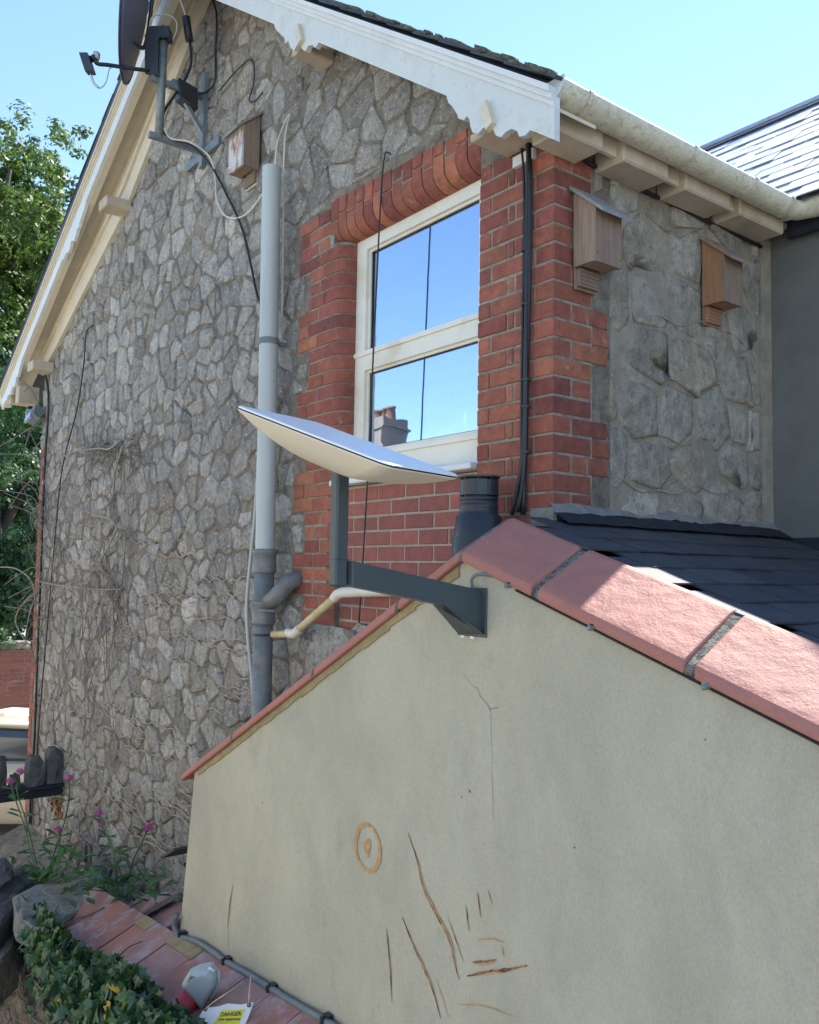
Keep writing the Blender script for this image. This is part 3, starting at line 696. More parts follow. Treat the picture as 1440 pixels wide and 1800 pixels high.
put('ridge_flashing', MB().obox(np.array([2.2,2.93,1.80+1.53*tp_-.01])+nrm*.04, (3.7,0,0), upv*.035, nrm*.006), 'slate', wing)
# ================================================================== RENDERED EXTENSION WITH TILED COPING
ext = thing('lean_to_extension', (-.4,-.3,GROUND), 'low cream rendered lean-to with a sloping parapet of pink painted coping', 'outbuilding')
PK = (.029, .039); SLL, SLR = .520, -.327
def cz(x): return PK[1]+(x-PK[0])*(SLR if x > PK[0] else SLL)
WY = -.472
rw = MB()
def fpt(x, y): p = G(x, y, WY); return (p[0], p[2])
TLx = fpt(342,1372); BLx = fpt(316,1640)
nseg = 10
poly = [(BLx[0]-.28, GROUND), (3.2, GROUND), (3.2, cz(3.2)+.0), (PK[0], PK[1]+.0), (TLx[0], cz(TLx[0])+.0), (BLx[0], BLx[1])]
rw.prism(poly, WY, -.20); wall = put('rendered_wall', rw, 'render', ext)
put('side_return', MB().box((2.9,-.199,GROUND),(3.2,1.59,-1.1)).box((-2.3,-.199,GROUND),(-2.0,.0,-1.2)), 'render', ext)
def coping(x0, x1):
    prof = [(-.500,-.002),(-.500,.022),(-.492,.036),(-.478,.046),(-.270,.160),(-.250,.166),(-.230,.160),(-.035,.040),(-.035,-.002),(-.19,-.002),(-.198,-.001),(-.4725,-.001),(-.4725,-.002)]
    prof = [(-.500,-.002),(-.500,.022),(-.492,.036),(-.478,.046),(-.270,.160),(-.250,.166),(-.230,.160),(-.035,.040),(-.035,-.002)]
    n_ = len(prof); xs = np.linspace(x0, x1, max(2, int(abs(x1-x0)/.08)+1)); v = []
    for x in xs:
        for y, d in prof: v.append((x, y, cz(x)+d*(1+0*R.random())))
    f = [tuple(range(n_))]+[tuple(range(len(v)-1, len(v)-n_-1, -1))]
    for i in range(len(xs)-1):
        for k in range(n_): f.append((i*n_+(k+1) % n_, i*n_+k, (i+1)*n_+k, (i+1)*n_+(k+1) % n_))
    return MB().add(v, f)
def soften(o, wdt=.006):
    b = o.modifiers.new('bevel', 'BEVEL'); b.width = wdt; b.segments = 2; b.limit_method = 'ANGLE'; b.angle_limit = math.radians(28); return o
for a, b in ((PK[0]+.006,.374),(.405,.944),(.976,1.53),(1.56,2.12),(2.15,2.7),(2.73,3.2),(-.335,PK[0]-.006),(-.945,-.352),(-1.72,-.965),(-2.345,-1.735)):
    soften(put('coping_tile', coping(a, b), 'coping', ext), .007)
def joint(x0, x1, dn=.007):
    mb = coping(x0, x1); mb.v = [(x, y+(dn if y < -.4 else -dn if y > -.1 else 0), z_-(dn if z_ > cz(x)+.01 else 0)) for x, y, z_ in mb.v]; return mb
for a, b in ((.374,.405),(.944,.976),(1.53,1.56),(2.12,2.15),(2.7,2.73),(-.352,-.335),(-.965,-.945),(-1.735,-1.72),(PK[0]-.006,PK[0]+.006)):
    put('mortar_joint', joint(a, b, .010 if b-a > .02 else .002), 'coping_joint', ext)
# bedding mortar under the left slope, seen as a brown line
bd = MB()
for i in range(26):
    x0 = -2.16+i*.083; x1 = x0+.083
    if x1 > PK[0]-.03: break
    bd.prism([(x0, cz(x0)-.030-R.uniform(0,.012)), (x1, cz(x1)-.030-R.uniform(0,.012)), (x1, cz(x1)-.003), (x0, cz(x0)-.003)], WY-.007, WY-.0005)
put('mortar_bed', bd, 'tile_buff', ext)
# slate roof behind the coping
RZ = lambda x: .20-.34*x
rb_ = MB(); rb_.prism([(.0,RZ(0)-.05),(3.2,RZ(3.2)-.05),(3.2,RZ(3.2)-.02),(.0,RZ(0)-.02)], -.10, 1.599)
rb_.prism([(-2.3,cz(-2.3)-.02),(-.001,cz(-.001)-.02),(-.001,cz(-.001)+.01),(-2.3,cz(-2.3)+.01)], -.034, .0)
lroof = put('slate_roof', rb_, 'slate', ext)
nr = np.array([.322,0,.947]); dn = np.array([.947,0,-.322])
t = .0; row = 0
while t < 3.0:
    y = -.12-(row % 2)*.14
    while y < 1.58:
        y1 = min(y+.275, 1.595)
        if y1-y > .05:
            tilt = R.uniform(-.004,.004)
            c = np.array([0,(y+y1)/2,.20])+dn*(t+.12)+nr*(.010+R.uniform(0,.003))
            put('slate', MB().obox(c, dn*.145+nr*(.006+tilt*.4), (0,(y1-y)/2-.0025,R.uniform(-.002,.002)), nr*.0032), 'slate', lroof)
        y += .28
    t += .165+R.uniform(-.006,.006); row += 1
# black flashing and cement fillet along the side wall
fl = MB(); pts = []
for i in range(24):
    y = -.012+i*.070; z_ = .210+R.uniform(-.005,.005); pts.append((y, z_))
fv = [[(-.004,y,z_+.032),(.0245,y,z_+.03),(.10,y,RZ(.10)+.024+R.uniform(0,.006))] for y, z_ in pts]
fl.add([q for r_ in fv for q in r_], [(3*i+k+1,3*i+k,3*i+3+k,3*i+4+k) for i in range(len(pts)-1) for k in range(2)])
put('flashing', fl, 'bitumen', ext)
ce = MB(); cv = []
for y, z_ in pts:
    a_ = R.uniform(.055,.072)+.012*math.sin(y*9); cv += [(-.004,y,z_+a_),(.014,y,z_+a_*.72),(.030,y,z_+.022+R.uniform(-.008,.012))]
ce.add(cv, [(3*i+k+1,3*i+k,3*i+3+k,3*i+4+k) for i in range(len(pts)-1) for k in range(2)])
put('cement_fillet', ce, 'cement', ext, True)
put('cement_fillet', MB().box((-.10,-.02,.17),(.02,.004,.255)), 'cement', ext)
put('cement_fillet', MB().prism([(1.59,RZ(.2)+.06),(1.6,RZ(.2)+.06),(1.6,RZ(.2)-.1),(1.52,RZ(.2)-.02)], .02, 2.0, ax=0), 'bitumen', ext)
# marks on the render: scratches, a removed round fitting, cracks, fixing clips
def ribbon(pts, wd, y=WY-.0025):
    P = [fpt(*p) for p in pts]; P = [(q[0], q[1]) for q in spline([(a, 0, b) for a, b in P], 4)] if False else P
    Q = spline([(a, 0, b) for a, b in P], 5); Q = [(q[0]+R.gauss(0,.0012), q[2]) for q in Q]; n_ = len(Q); up = []; lo = []
    for i, q in enumerate(Q):
        a = Q[max(i-1,0)]; b = Q[min(i+1,n_-1)]; d = math.hypot(b[0]-a[0], b[1]-a[1])+1e-9; nx_, nz_ = -(b[1]-a[1])/d, (b[0]-a[0])/d
        ww = wd*(.25+.75*math.sin(math.pi*(i+.5)/n_))*R.uniform(.7,1.3)/2
        up.append((q[0]+nx_*ww, y, q[1]+nz_*ww)); lo.append((q[0]-nx_*ww, y, q[1]-nz_*ww))
    mb = MB(); mb.add(up+lo, [(i, n_+i, n_+i+1, i+1) for i in range(n_-1)]); return mb
scr = [([(719,1465),(735,1515),(745,1560),(770,1610),(790,1650),(800,1690),(808,1722)], .012), ([(708,1612),(725,1655),(745,1700),(762,1740),(775,1790)], .011),
       ([(680,1632),(686,1690),(690,1762)], .008), ([(410,1555),(404,1595),(401,1633)], .008), ([(790,1616),(803,1655),(816,1690)], .005), ([(820,1592),(826,1637)], .006),
       ([(841,1570),(846,1612)], .006), ([(822,1716),(850,1710),(880,1707),(928,1697)], .013), ([(832,1691),(850,1691),(873,1687)], .010), ([(858,1562),(866,1590)],.003)]
for i, (p, wd) in enumerate(scr):
    put('scratch', ribbon(p, wd), 'scratch' if i not in (4,7,8) else 'scratch', wall)
    if i in (0,1,7,8): put('scratch', ribbon([(x+3, y+2) for x, y in p[1:-1]] if len(p) > 3 else [(x+2,y+3) for x,y in p], wd*.6, WY-.0035), 'scratch_tan', wall)
for p, wd in (([(840,1652),(865,1650),(888,1657)], .006), ([(882,1662),(886,1680)], .007), ([(768,1720),(790,1790)], .004), ([(808,1765),(850,1768),(900,1785)], .005)):
    put('scratch', ribbon(p, wd), 'scratch_tan', wall)
for p, wd in (([(815,1183),(828,1203),(840,1211),(846,1226),(862,1246),(864,1290),(866,1340)], .0018), ([(860,1247),(880,1243)], .002), ([(866,1340),(868,1440)], .0016), ([(403,1635),(401,1690)], .002)): put('crack', ribbon(p, wd, WY-.002), 'crack', wall)
c0 = G(647,1490,WY); rg = MB(); n_ = 40; v = []; 
for k in range(n_):
    t = 2*math.pi*k/n_; ro = .096+R.uniform(-.001,.001); ri_ = .070+.012*abs(math.sin(t*1.0+.4))+R.uniform(-.002,.002)
    v += [(c0[0]+ro*math.cos(t), WY-.003, c0[2]+ro*math.sin(t)), (c0[0]+ri_*math.cos(t), WY-.003, c0[2]+ri_*math.sin(t))]
rg.add(v, [(2*k, 2*((k+1) % n_), 2*((k+1) % n_)+1, 2*k+1) for k in range(n_)]); put('adhesive_ring', rg, 'scratch_tan', wall)
bl = MB(); bp_ = [(645,1476),(650,1474),(653,1480),(652,1492),(649,1505),(644,1507),(643,1498),(640,1489),(641,1480)]; bl.add([(*[fpt(*q)[0]], WY-.003, fpt(*q)[1]) for q in bp_], [tuple(range(len(bp_)))]); put('adhesive_patch', bl, 'scratch_tan', wall)
for x_, y_, rr in ((826,1391,.006),(461,1411,.004),(812,1401,.003),(1240,1300,.003),(1010,1490,.003)):
    q = G(x_, y_, WY); put('screw_hole', MB().lathe([(rr,0),(rr*.3,.003),(0.0005,.003)], q-np.array([0,0.0,0]), 8, (0,-1,0)), 'scratch', wall)
for x_, y_ in ((893,1030),(1039,1104),(1240,1208)):
    q = G(x_, y_, -.50); put('clip', MB().lathe([(.008,0),(.008,.020),(.005,.024),(.0005,.024)], q+np.array([0,.01,0]), 8, (0,-1,0)).box((q[0]-.012,-.5,q[2]-.003),(q[0]+.010,-.475,q[2]+.012)), 'galv', ext)
cb = MB(); cb.tube([(x, -.487, cz(x)-.008) for x in np.linspace(.30,2.4,12)], .005, 6); tag(put('antenna_cable', cb, 'black_cable'), 'thin black cable clipped along the underside of the pink sloping coping', 'cable')
# ================================================================== RECTANGULAR ANTENNA ON ITS WALL MOUNT
ant = thing('satellite_antenna', (.10,-.475,-.21), 'flat white rectangular satellite antenna tilted on a dark grey angled wall mount', 'antenna')
C = np.array([.2121,-1.1009,.3768])
Rm = np.array(Euler((.016,.3554,.3433), 'XYZ').to_matrix())
LX, LY = .297, .1915
def sq(u, v, e=9):     # rounded rectangle boundary from angle
    return u, v
def rr_outline(lx, ly, r, n_=8):
    o = []
    for cx, cy, a0 in ((lx-r, ly-r, 0), (-lx+r, ly-r, 90), (-lx+r, -ly+r, 180), (lx-r, -ly+r, 270)):
        for k in range(n_+1): t = math.radians(a0+90*k/n_); o.append((cx+r*math.cos(t), cy+r*math.sin(t)))
    return o
def shell(levels, m, name, closebot=False, closetop=False, sm=True):
    O = None; v = []; 
    for (k, h, rr) in levels:
        for x, y in rr_outline(LX*k, LY*k, max(.01, rr)): v.append(C+Rm@np.array([x, y, h]))
    n_ = len(rr_outline(1, 1, .1)); f = []
    for i in range(len(levels)-1):
        for q in range(n_): f.append((i*n_+q, i*n_+(q+1) % n_, (i+1)*n_+(q+1) % n_, (i+1)*n_+q))
    if closetop: f.append(tuple(range((len(levels)-1)*n_, len(levels)*n_)))
    if closebot: f.append(tuple(range(n_-1, -1, -1)))
    return put(name, MB().add(v, f), m, ant, sm)
dome = []
for t in np.linspace(.0, 1, 14):
    k = max(.03, 1-t); dome.append((k, -.006-.088*(1-k**2.3), .035*k+.07*(1-k)*k))
shell(dome[::-1], 'antenna_back', 'rear_cover', closebot=True)
shell([(1.0,-.006,.035),(1.0,-.003,.035)], 'antenna_back', 'rim')
shell([(.994,-.003,.034),(.994,.0015,.034)], 'seam_black', 'seam')
top_ = shell([(1.0,.0015,.035),(1.0,.0045,.035),(.985,.0065,.03)], 'antenna_white', 'front_panel', closetop=True, sm=False)
# mount: square tube mast, arm, gusset
ms = thing('x', (0,0,0), None, None) if False else None
mx = .085
mast = MB(); mast.cbox((mx-.021,-1.064,-.052), (mx+.021,-1.018,.335), .006); put('mast', mast, 'anthracite', ant)
arm = MB(); a0 = -1.016; z_up0, z_up1 = .028, -.060; zb0, zb1 = -.049, -.112
arm.prism([(-1.014,zb0),(-.645,zb1),(-.476,-.215),(-.476,z_up1-.004),(-1.014,z_up0)][::-1], mx-.024, mx+.040, ax=0); soften(put('arm', arm, 'anthracite', ant), .003)
gs = MB(); gs.prism([(-.645,zb1-.001),(-.476,-.222),(-.476,-.16),(-.62,zb1+.01)][::-1], mx-.055, mx-.0245, ax=0)
gs = MB(); gs.add([(mx-.024,-.645,zb1),(mx+.040,-.645,zb1),(mx+.055,-.476,-.215),(mx-.085,-.476,-.222),(mx-.024,-.62,zb1+.03),(mx-.060,-.476,-.10)], [(0,1,2,3),(0,3,5,4)]); put('gusset', gs, 'anthracite', ant)
put('wall_plate', MB().cbox((mx-.09,-.479,-.224),(mx+.062,-.4725,-.055),.002), 'anthracite', ant)
for dx in (-.045,.005): put('bolt', MB().lathe([(.0005,.008),(.006,.006),(.007,0)], (mx+dx,-.49,-.224), 8, (0,-.3,-1)), 'antenna_white', ant)
put('seam_line', MB().box((mx-.0215,-1.0645,.030),(mx+.0215,-1.0175,.0315)), 'seam_black', ant)
cb = MB(); cb.tube(spline([(mx+.02,-.50,-.062),(mx+.02,-.51,-.03),(.12,-.505,-.012),(.16,-.50,-.008),(.20,-.49,-.012)], 6), .006, 8)
tag(put('lead_cable', cb, 'grey_cable', None, True), 'short grey cable looping from the antenna mount up to the coping edge', 'cable')
# ================================================================== FLUE TERMINAL
fc = G(842,900,-.15); fx, fy = fc[0], -.15
flue = thing('flue_terminal', (fx,fy,-.12), 'black ribbed boiler flue terminal poking up behind the coping peak', 'flue')
zt = G(842,838,-.15)[2]
put('flue_body', MB().lathe([(.108,-.52),(.108,-.255),(.098,-.235),(.098,-.205),(.094,-.20),(.094,-.165),(.080,-.155),(.077,-.135),(.079,-.13),(.079,-.115),(.076,-.112),(.076,-.10),(.079,-.098),(.079,-.085),(.070,-.084)], (fx,fy,zt), 28), 'black_plastic', flue, True)
put('flue_collar', MB().lathe([(.070,-.080),(.079,-.078),(.079,-.018),(.070,-.018),(.066,-.08)], (fx,fy,zt), 28), 'black_plastic', flue)
put('flue_core', MB().lathe([(.058,-.10),(.058,-.01)], (fx,fy,zt), 20), 'black_plastic', flue)
put('flue_cap', MB().lathe([(.0005,.004),(.085,.0),(.085,-.007),(.0005,-.009)], (fx,fy,zt), 28), 'black_plastic', flue)
for k in range(8):
    t = 2*math.pi*k/8; put('rib', MB().box((fx+.072*math.cos(t)-.003,fy+.072*math.sin(t)-.003,zt-.09),(fx+.072*math.cos(t)+.003,fy+.072*math.sin(t)+.003,zt-.006)), 'black_plastic', flue)
# ================================================================== SOIL PIPE
PT, PB = np.array([-2.188,-.12,2.40]), np.array([-2.110,-.12,-1.20])
pp = lambda z_: PB+(PT-PB)*((z_-PB[2])/(PT[2]-PB[2]))
sp = thing('soil_pipe', (-2.11,-.12,-1.2), 'tall grey vertical drainage pipe fixed to the gable left of the window', 'pipe')
zc1 = G(463,985,-.12)[2]; zc2 = G(463,1075,-.12)[2]; zs = G(475,600,-.12)[2]
put('upper_pipe', MB().lathe([(.048,0),(.056,0)], PT, 28).tube([pp(zc1), PT], .056, 28, caps=False).tube([pp(zc1), PT], .050, 28, caps=False), 'grey_pvc', sp, True)
put('lower_pipe', MB().tube([PB-np.array([0,0,1.6]), pp(zc1)], .0565, 28), 'iron_pipe', sp, True)
for zc in (zc1, zc2):
    put('collar', MB().lathe([(.057,-.075),(.066,-.07),(.070,-.06),(.066,-.05),(.066,.035),(.073,.04),(.074,.055),(.066,.062),(.057,.065)], pp(zc), 28), 'iron_pipe', sp, True)
put('strap', MB().lathe([(.057,-.018),(.061,-.018),(.061,.018),(.057,.018)], pp(zs), 28).box((pp(zs)[0]-.01,-.06,pp(zs)[2]-.012),(pp(zs)[0]+.01,.0,pp(zs)[2]+.012)), 'iron_pipe', sp)
put('strap', MB().tube([pp(zc2)+np.array([.0,-.06,0.01]), pp(zc2)+np.array([.12,-.03,.01]), pp(zc2)+np.array([.15,.0,.01])], .009, 6), 'iron_pipe', sp, True)
bq = pp(zc1-.26); put('branch', MB().tube([bq, bq+np.array([.08,.03,.05]), bq+np.array([.15,.08,.14]), bq+np.array([.17,.16,.16])], .052, 16), 'iron_pipe', sp, True)
put('cable_tie', MB().lathe([(.058,-.006),(.060,-.006),(.060,.006),(.058,.006)], pp(zc2-.13), 20), 'black_cable', sp)
wp = thing('waste_pipe', (-2.05,-.10,-.38), 'cream plastic waste pipe running diagonally from the soil pipe to the brickwork', 'pipe')
w1, w2, w3, w4 = G(480,1115,-.12), G(517,1114,-.10), G(598,1043,-.08), G(655,1038,-.04)
put('pipe', MB().tube([w1, w2], .020, 14).tube([w2, w3], .022, 14), 'waste_pvc', wp, True)
put('elbow', MB().tube(spline([w2-np.array([.07,0,0]), w2, w2+(w3-w2)*.14], 4), .026, 14), 'waste_joint', wp, True)
put('elbow', MB().tube(spline([w3-(w3-w2)*.12, w3, w3+(w4-w3)*.5, w4+np.array([.1,.08,0])], 5), .027, 14), 'waste_joint', wp, True)
# ================================================================== CABLES ON THE WALLS
def cable(name, label, pts, r, m, cat='cable', k=6, par=None, n_=6):
    P = [G(x, y, Y) for x, y, Y in pts]; mb = MB().tube(spline(P, k), r, n_); o = put(name, mb, m, par, True)
    return tag(o, label, cat) if par is None else o
cable('white_cable', 'thin white cable hooped over the open top of the grey soil pipe', [(484,300,-.10),(487,255,-.09),(498,222,-.05),(510,200,-.02),(503,230,-.03),(499,290,-.035),(498,420,-.03),(496,560,-.03)], .006, 'white_cable')
cable('aerial_cable', 'cream cable sagging from the dish mast and back behind the soil pipe', [(289,225,-.33),(300,243,-.28),(335,250,-.18),(368,275,-.05),(378,310,-.03),(381,350,-.03),(395,378,-.03),(418,383,-.03),(440,370,-.03),(464,338,-.05)], .0065, 'white_cable')
cable('aerial_cable', 'dark blue-black cable curving from the dish mast down to the soil pipe', [(284,200,-.33),(285,228,-.32),(300,243,-.27),(335,255,-.15),(370,290,-.04),(400,345,-.03),(425,400,-.03),(440,460,-.03),(450,510,-.03),(459,538,-.04)], .0085, 'black_cable')
cable('hooked_cable', 'black drop cable hanging in front of the window from a hook in the arch', [(688,272,-.02),(682,268,-.035),(676,275,-.04),(670,340,-.03),(662,500,-.03),(655,650,-.03),(650,760,-.03),(644,880,-.03),(637,1000,-.03),(631,1095,-.03)], .0045, 'black_cable', n_=8)
cbn = thing('cable_bundle', (-.14,-.02,.2), 'bundle of black cables strapped down the brick pier beside the window', 'cable')
for i, P in enumerate(([(914,245,-.02),(920,290,-.02),(922,400,-.02),(919,560,-.02),(917,700,-.02),(917,905,-.02)], [(926,245,-.025),(931,300,-.025),(929,450,-.025),(924,600,-.025),(922,750,-.025),(917,820,-.03),(900,905,-.03)], [(932,245,-.018),(933,340,-.02),(931,480,-.02),(927,640,-.02),(925,760,-.02),(920,905,-.02)], [(929,245,-.03),(926,420,-.03),(925,600,-.03),(923,800,-.03),(911,900,-.03)])):
    o = cable('cable', None, P, .0055 if i == 0 else .0085, 'black_cable', par=cbn)
for y_ in (440,535,668,715,795,): q = G(925,y_,-.022); put('cable_tie', MB().lathe([(.018,-.004),(.020,-.004),(.020,.004),(.018,.004)], q, 12), 'black_plastic', cbn)
cable('thin_cable', 'thin black cable with a bent top end running down the left of the gable', [(163,572,-.02),(152,585,-.03),(147,640,-.03),(135,720,-.03),(110,820,-.03),(98,930,-.03),(85,1080,-.03),(72,1230,-.03),(66,1310,-.03),(58,1400,-.03),(50,1520,-.03)], .007, 'black_cable')
cable('thick_cable', 'thick black cable running down the brick corner at the left edge', [(80,660,-.04),(84,680,-.03),(85,720,-.03),(78,830,-.03),(72,1000,-.03),(66,1150,-.03),(60,1310,-.03),(53,1420,-.03),(50,1520,-.03)], .013, 'black_cable')
cable('grey_conduit_cable', 'pale grey flat cable strapped behind the lower soil pipe', [(459,700,-.06),(455,800,-.06),(449,900,-.07),(440,990,-.09),(434,1060,-.10),(436,1120,-.10),(442,1180,-.08),(447,1250,-.07)], .012, 'grey_pvc')
mb = MB().tube([(.012,y_,z_) for y_, z_ in [(S(975,245)[1], S(975,245)[2]), (.2,1.70), (.6,1.685), (1.0,1.675), (1.50,1.665)]], .009, 6); tag(put('eaves_cable', mb, 'black_cable', None, True), 'black cable running along the top of the side wall under the eaves', 'cable')
cable('loose_cable', 'thin black cable looping loosely on the upper gable stonework', [(375,0,-.03),(381,30,-.03),(379,90,-.03),(378,140,-.03),(365,160,-.05),(350,165,-.08)], .008, 'black_cable')
cable('bent_wire', 'dark bent wire stuck to the upper gable below the ridge', [(385,160,-.03),(415,125,-.02),(440,104,-.02),(447,120,-.02),(445,150,-.02),(438,175,-.02),(448,178,-.02),(462,162,-.02)], .005, 'black_cable')
# ================================================================== ROUND SATELLITE DISH ON ITS BRACKET
X = -3.45
def D(x, y, X_=X): return S(x, y, X_)
sd = thing('satellite_dish', tuple(D(288,240)), 'round black mesh satellite dish with receiver arm on a galvanised gable mast', 'satellite dish')
mt, mbm = D(289,48), D(279,245); mcx = (mt[1]+mbm[1])/2
put('mast', MB().tube([(X,mbm[1],mbm[2]),(X,mt[1],mt[2])], .030, 14), 'galv', sd, True)
br = MB(); yw = -.005
p1, p2 = G(370,250), G(388,140)
zl, zu = D(262,236)[2], D(262,136)[2]
br.box((X-.02,D(262,232)[1],zl-.02),(X+.02,yw,zl+.02)); br.box((X-.02,D(265,135)[1],zu-.02),(X+.02,yw,zu+.02))
br.box((X-.03,-.04,zl-.12),(X+.03,-.002,zu+.18)); br.obox((X,-.14,(zl+zu)/2+.08),(.015,0,0),(0,.13,-.17),(0,.010,.008)); 
br.box((X-.28,-.03,zl-.05),(X+.28,-.0021,zl+.01)); put('wall_bracket', br, 'galv', sd)
put('bracket_box', MB().prism([(-.17-.07,zu+.05),(-.17+.07,zu+.02),(-.17+.08,zu-.13),(-.17-.05,zu-.08)][::-1], X-.05, X+.05, ax=0), 'black_plastic', sd)
ctr = D(258,2)
A_ = -CR*.92+CF*.10+CU*.25; A_ = A_/np.linalg.norm(A_); U_ = CU-A_*(CU@A_); U_ /= np.linalg.norm(U_); V_ = np.cross(A_, U_)
dv = []; df_ = []; n_ = 36; rads = [0,.08,.16,.24,.32,.40,.45]
A_ = (-CR*.90-CF*.18+CU*.12); A_ /= np.linalg.norm(A_); U_ = CU-A_*(CU@A_); U_ /= np.linalg.norm(U_); V_ = np.cross(A_, U_)
dm = MB()
for r_ in rads:
    for k in range(n_):
        t = 2*math.pi*k/n_; dv.append(ctr+A_*(.45*r_*r_)+(U_*math.cos(t)*1.28+V_*math.sin(t))*max(r_, .002))
for i in range(len(rads)-1):
    for k in range(n_): df_.append((i*n_+k, i*n_+(k+1) % n_, (i+1)*n_+(k+1) % n_, (i+1)*n_+k))
dm.add(dv, df_); dsh = put('reflector', dm, 'dish_mesh', sd, True)
dsh.modifiers.new('thick', 'SOLIDIFY').thickness = .003
rim = MB(); rim.tube([dv[(len(rads)-1)*n_+k % n_] for k in range(n_+1)], .009, 6); put('rim', rim, 'black_plastic', sd, True)
back = ctr-A_*.02
put('back_plate', MB().obox(D(262,98)+CR*.02, CR*.046-CU*.01, CF*.012, CU*.135), 'black_plastic', sd)
put('clamp', MB().obox(D(283,62), CR*.070, CF*.05, CU*.040), 'black_plastic', sd)
put('back_strut', MB().tube(spline([dv[2*n_+4]-A_*.03, dv[3*n_+14]-A_*.03, D(235,70), D(250,85)], 5), .014, 8), 'black_plastic', sd, True)
put('feed_arm', MB().tube(spline([D(262,124),D(230,120),D(190,114),D(172,112),D(165,104)], 5), .014, 10), 'black_plastic', sd, True)
put('receiver', MB().obox(D(154,112), CR*.028+CU*.0, CF*.03, CU*.062-CR*.02).tube([D(160,104),D(172,98)], .022, 10), 'black_plastic', sd)
put('feed_horn', MB().tube([D(168,104),D(170,93)], .024, 12), 'pale_grey_plastic', sd, True)
put('feed_cable', MB().tube(spline([D(158,124),D(163,145),D(175,155),D(186,145),D(192,122),D(196,119)], 5), .004, 5).tube(spline([D(161,124),D(165,143),D(175,154)], 5), .004, 5), 'grey_pvc', sd, True)
put('mast_cable', MB().tube(spline([D(263,47),D(268,30),D(290,25),D(308,35),D(310,55),D(298,80),D(292,100),D(294,150),D(300,168)], 6), .005, 5), 'white_cable', sd, True)
put('inline_filter', MB().tube([D(327,30),D(333,72)], .030, 10), 'black_plastic', sd, True)
put('filter_cable', MB().tube(spline([D(317,0),D(324,20),D(327,30)], 5), .006, 5), 'white_cable', sd, True)
put('filter_cable', MB().tube(spline([D(334,72),D(336,110),D(325,140),D(305,170),D(287,200),D(285,228)], 6), .010, 6), 'black_cable', sd, True)
# ================================================================== BAT BOXES
def bat_box(loc, rz, label, m1, m2, m3, w_=.155, dp=.115, hb=.31, hf=.225, bleached=None):
    t = thing('bat_box', loc, label, 'bat box', 'wooden bat boxes on the walls'); t.rotation_euler = (0,0,rz)
    def q(name, mb, m):
        me = mb.mesh(name, m); o = bpy.data.objects.new(name, me); col.objects.link(o); o.parent = t; return o
    h = w_/2
    q('side_panel', MB().prism([(-dp,0),(-.012,0),(-.012,hb),(-dp,hf)][::-1], -h, -h+.016, ax=0), m1)
    q('side_panel', MB().prism([(-dp,0),(-.012,0),(-.012,hb),(-dp,hf)][::-1], h-.016, h, ax=0), m1)
    q('front_panel', MB().box((-h-.001,-dp-.014,-.004),(h+.001,-dp-.0005,hf-.004)), m2)
    q('back_board', MB().box((-h*.8,-.0115,-.085),(h*.8,-.001,hb+.01)), m2)
    q('landing_board', MB().box((-h*.75,-.030,-.075),(h*.75,-.0125,-.003)), m1)
    for k in range(4): q('groove', MB().box((-h*.75,-.0325,-.066+k*.016),(h*.75,-.0305,-.063+k*.016)), 'crack')
    q('floor_board', MB().box((-h+.017,-dp,.0),(h-.017,-.045,.012)), m1)
    s_ = (hb-hf)/(dp-.012)
    q('lid', MB().prism([(.0,hb+.014),(-dp-.06,hb-s_*(dp+.06)+.012),(-dp-.06,hb-s_*(dp+.06)+.028),(.0,hb+.032)], -h-.014, h+.014, ax=0), m3)
    for x_, z_ in ((h-.008,.03),(h-.008,hf-.04),(-h+.008,.03)): q('screw', MB().lathe([(.003,0),(.003,.0015),(.0004,.0015)], (x_,-dp-.014,z_), 6, (0,-1,0)), 'seam_black')
    return t
bat_box((.004,.175,1.235), math.pi/2, 'weathered timber bat box on the brick quoin at the house corner', 'wood_old', 'wood_old', 'wood_grey')
bat_box((.004,1.055,1.255), math.pi/2, 'orange-brown timber bat box on the side wall stones near the grey wing', 'wood_orange', 'wood_old', 'wood_old', w_=.145)
b1 = bat_box((-2.66,-.004,2.56), 0, 'timber bat box with a bleached front, high on the gable beside the pipe top', 'wood_old', 'wood_bleached', 'wood_grey', w_=.19, dp=.12, hf=.27, hb=.36)
# ================================================================== GARDEN WALL WITH TILE COPING
gwl = thing('garden_wall', (-2.4,-.8,GROUND), 'low rubble garden wall topped by sloping red clay tiles below the rendered wall', 'garden wall')
TA, TB = np.array([-3.571,-.50,-2.155]), np.array([1.2,-.50,-1.655])
dY, dZ = -.345, -.150
bk = lambda x: TA+(TB-TA)*((x-TA[0])/(TB[0]-TA[0]))
tn = np.array([-.105*.4, dZ, -dY]); tn /= np.linalg.norm(tn)
core = MB(); core.prism([(-.48,bk(-3.4)[2]-.05),(-.83,bk(-3.4)[2]+dZ-.05),(-.83,GROUND),(-.48,GROUND)][::-1], -5.6, -3.3, ax=0)
core.add([(-3.3,-.83,GROUND),(1.2,-.83,GROUND),(1.2,-.83,bk(1.2)[2]+dZ-.04),(-3.3,-.83,bk(-3.3)[2]+dZ-.04),(-3.3,-.474,GROUND),(1.2,-.474,GROUND),(1.2,-.474,bk(1.2)[2]-.03),(-3.3,-.474,bk(-3.3)[2]-.03)], [(0,1,2,3),(3,2,6,7),(5,4,7,6),(4,0,3,7),(1,5,6,2)])
gcore = put('wall_core', core, 'mortar', gwl)
seams = [(168,1562),(202,1580),(229,1597),(258,1612),(274,1627),(313,1658),(355,1679),(391,1703),(435,1729),(481,1755),(534,1785),(590,1818),(650,1850),(720,1890),(800,1940),(900,2000)]
xs_ = [onplane(x, y, TA, np.array([0,-.42,.9])/1.0 if False else (0,1,0))[0] for x, y in seams]
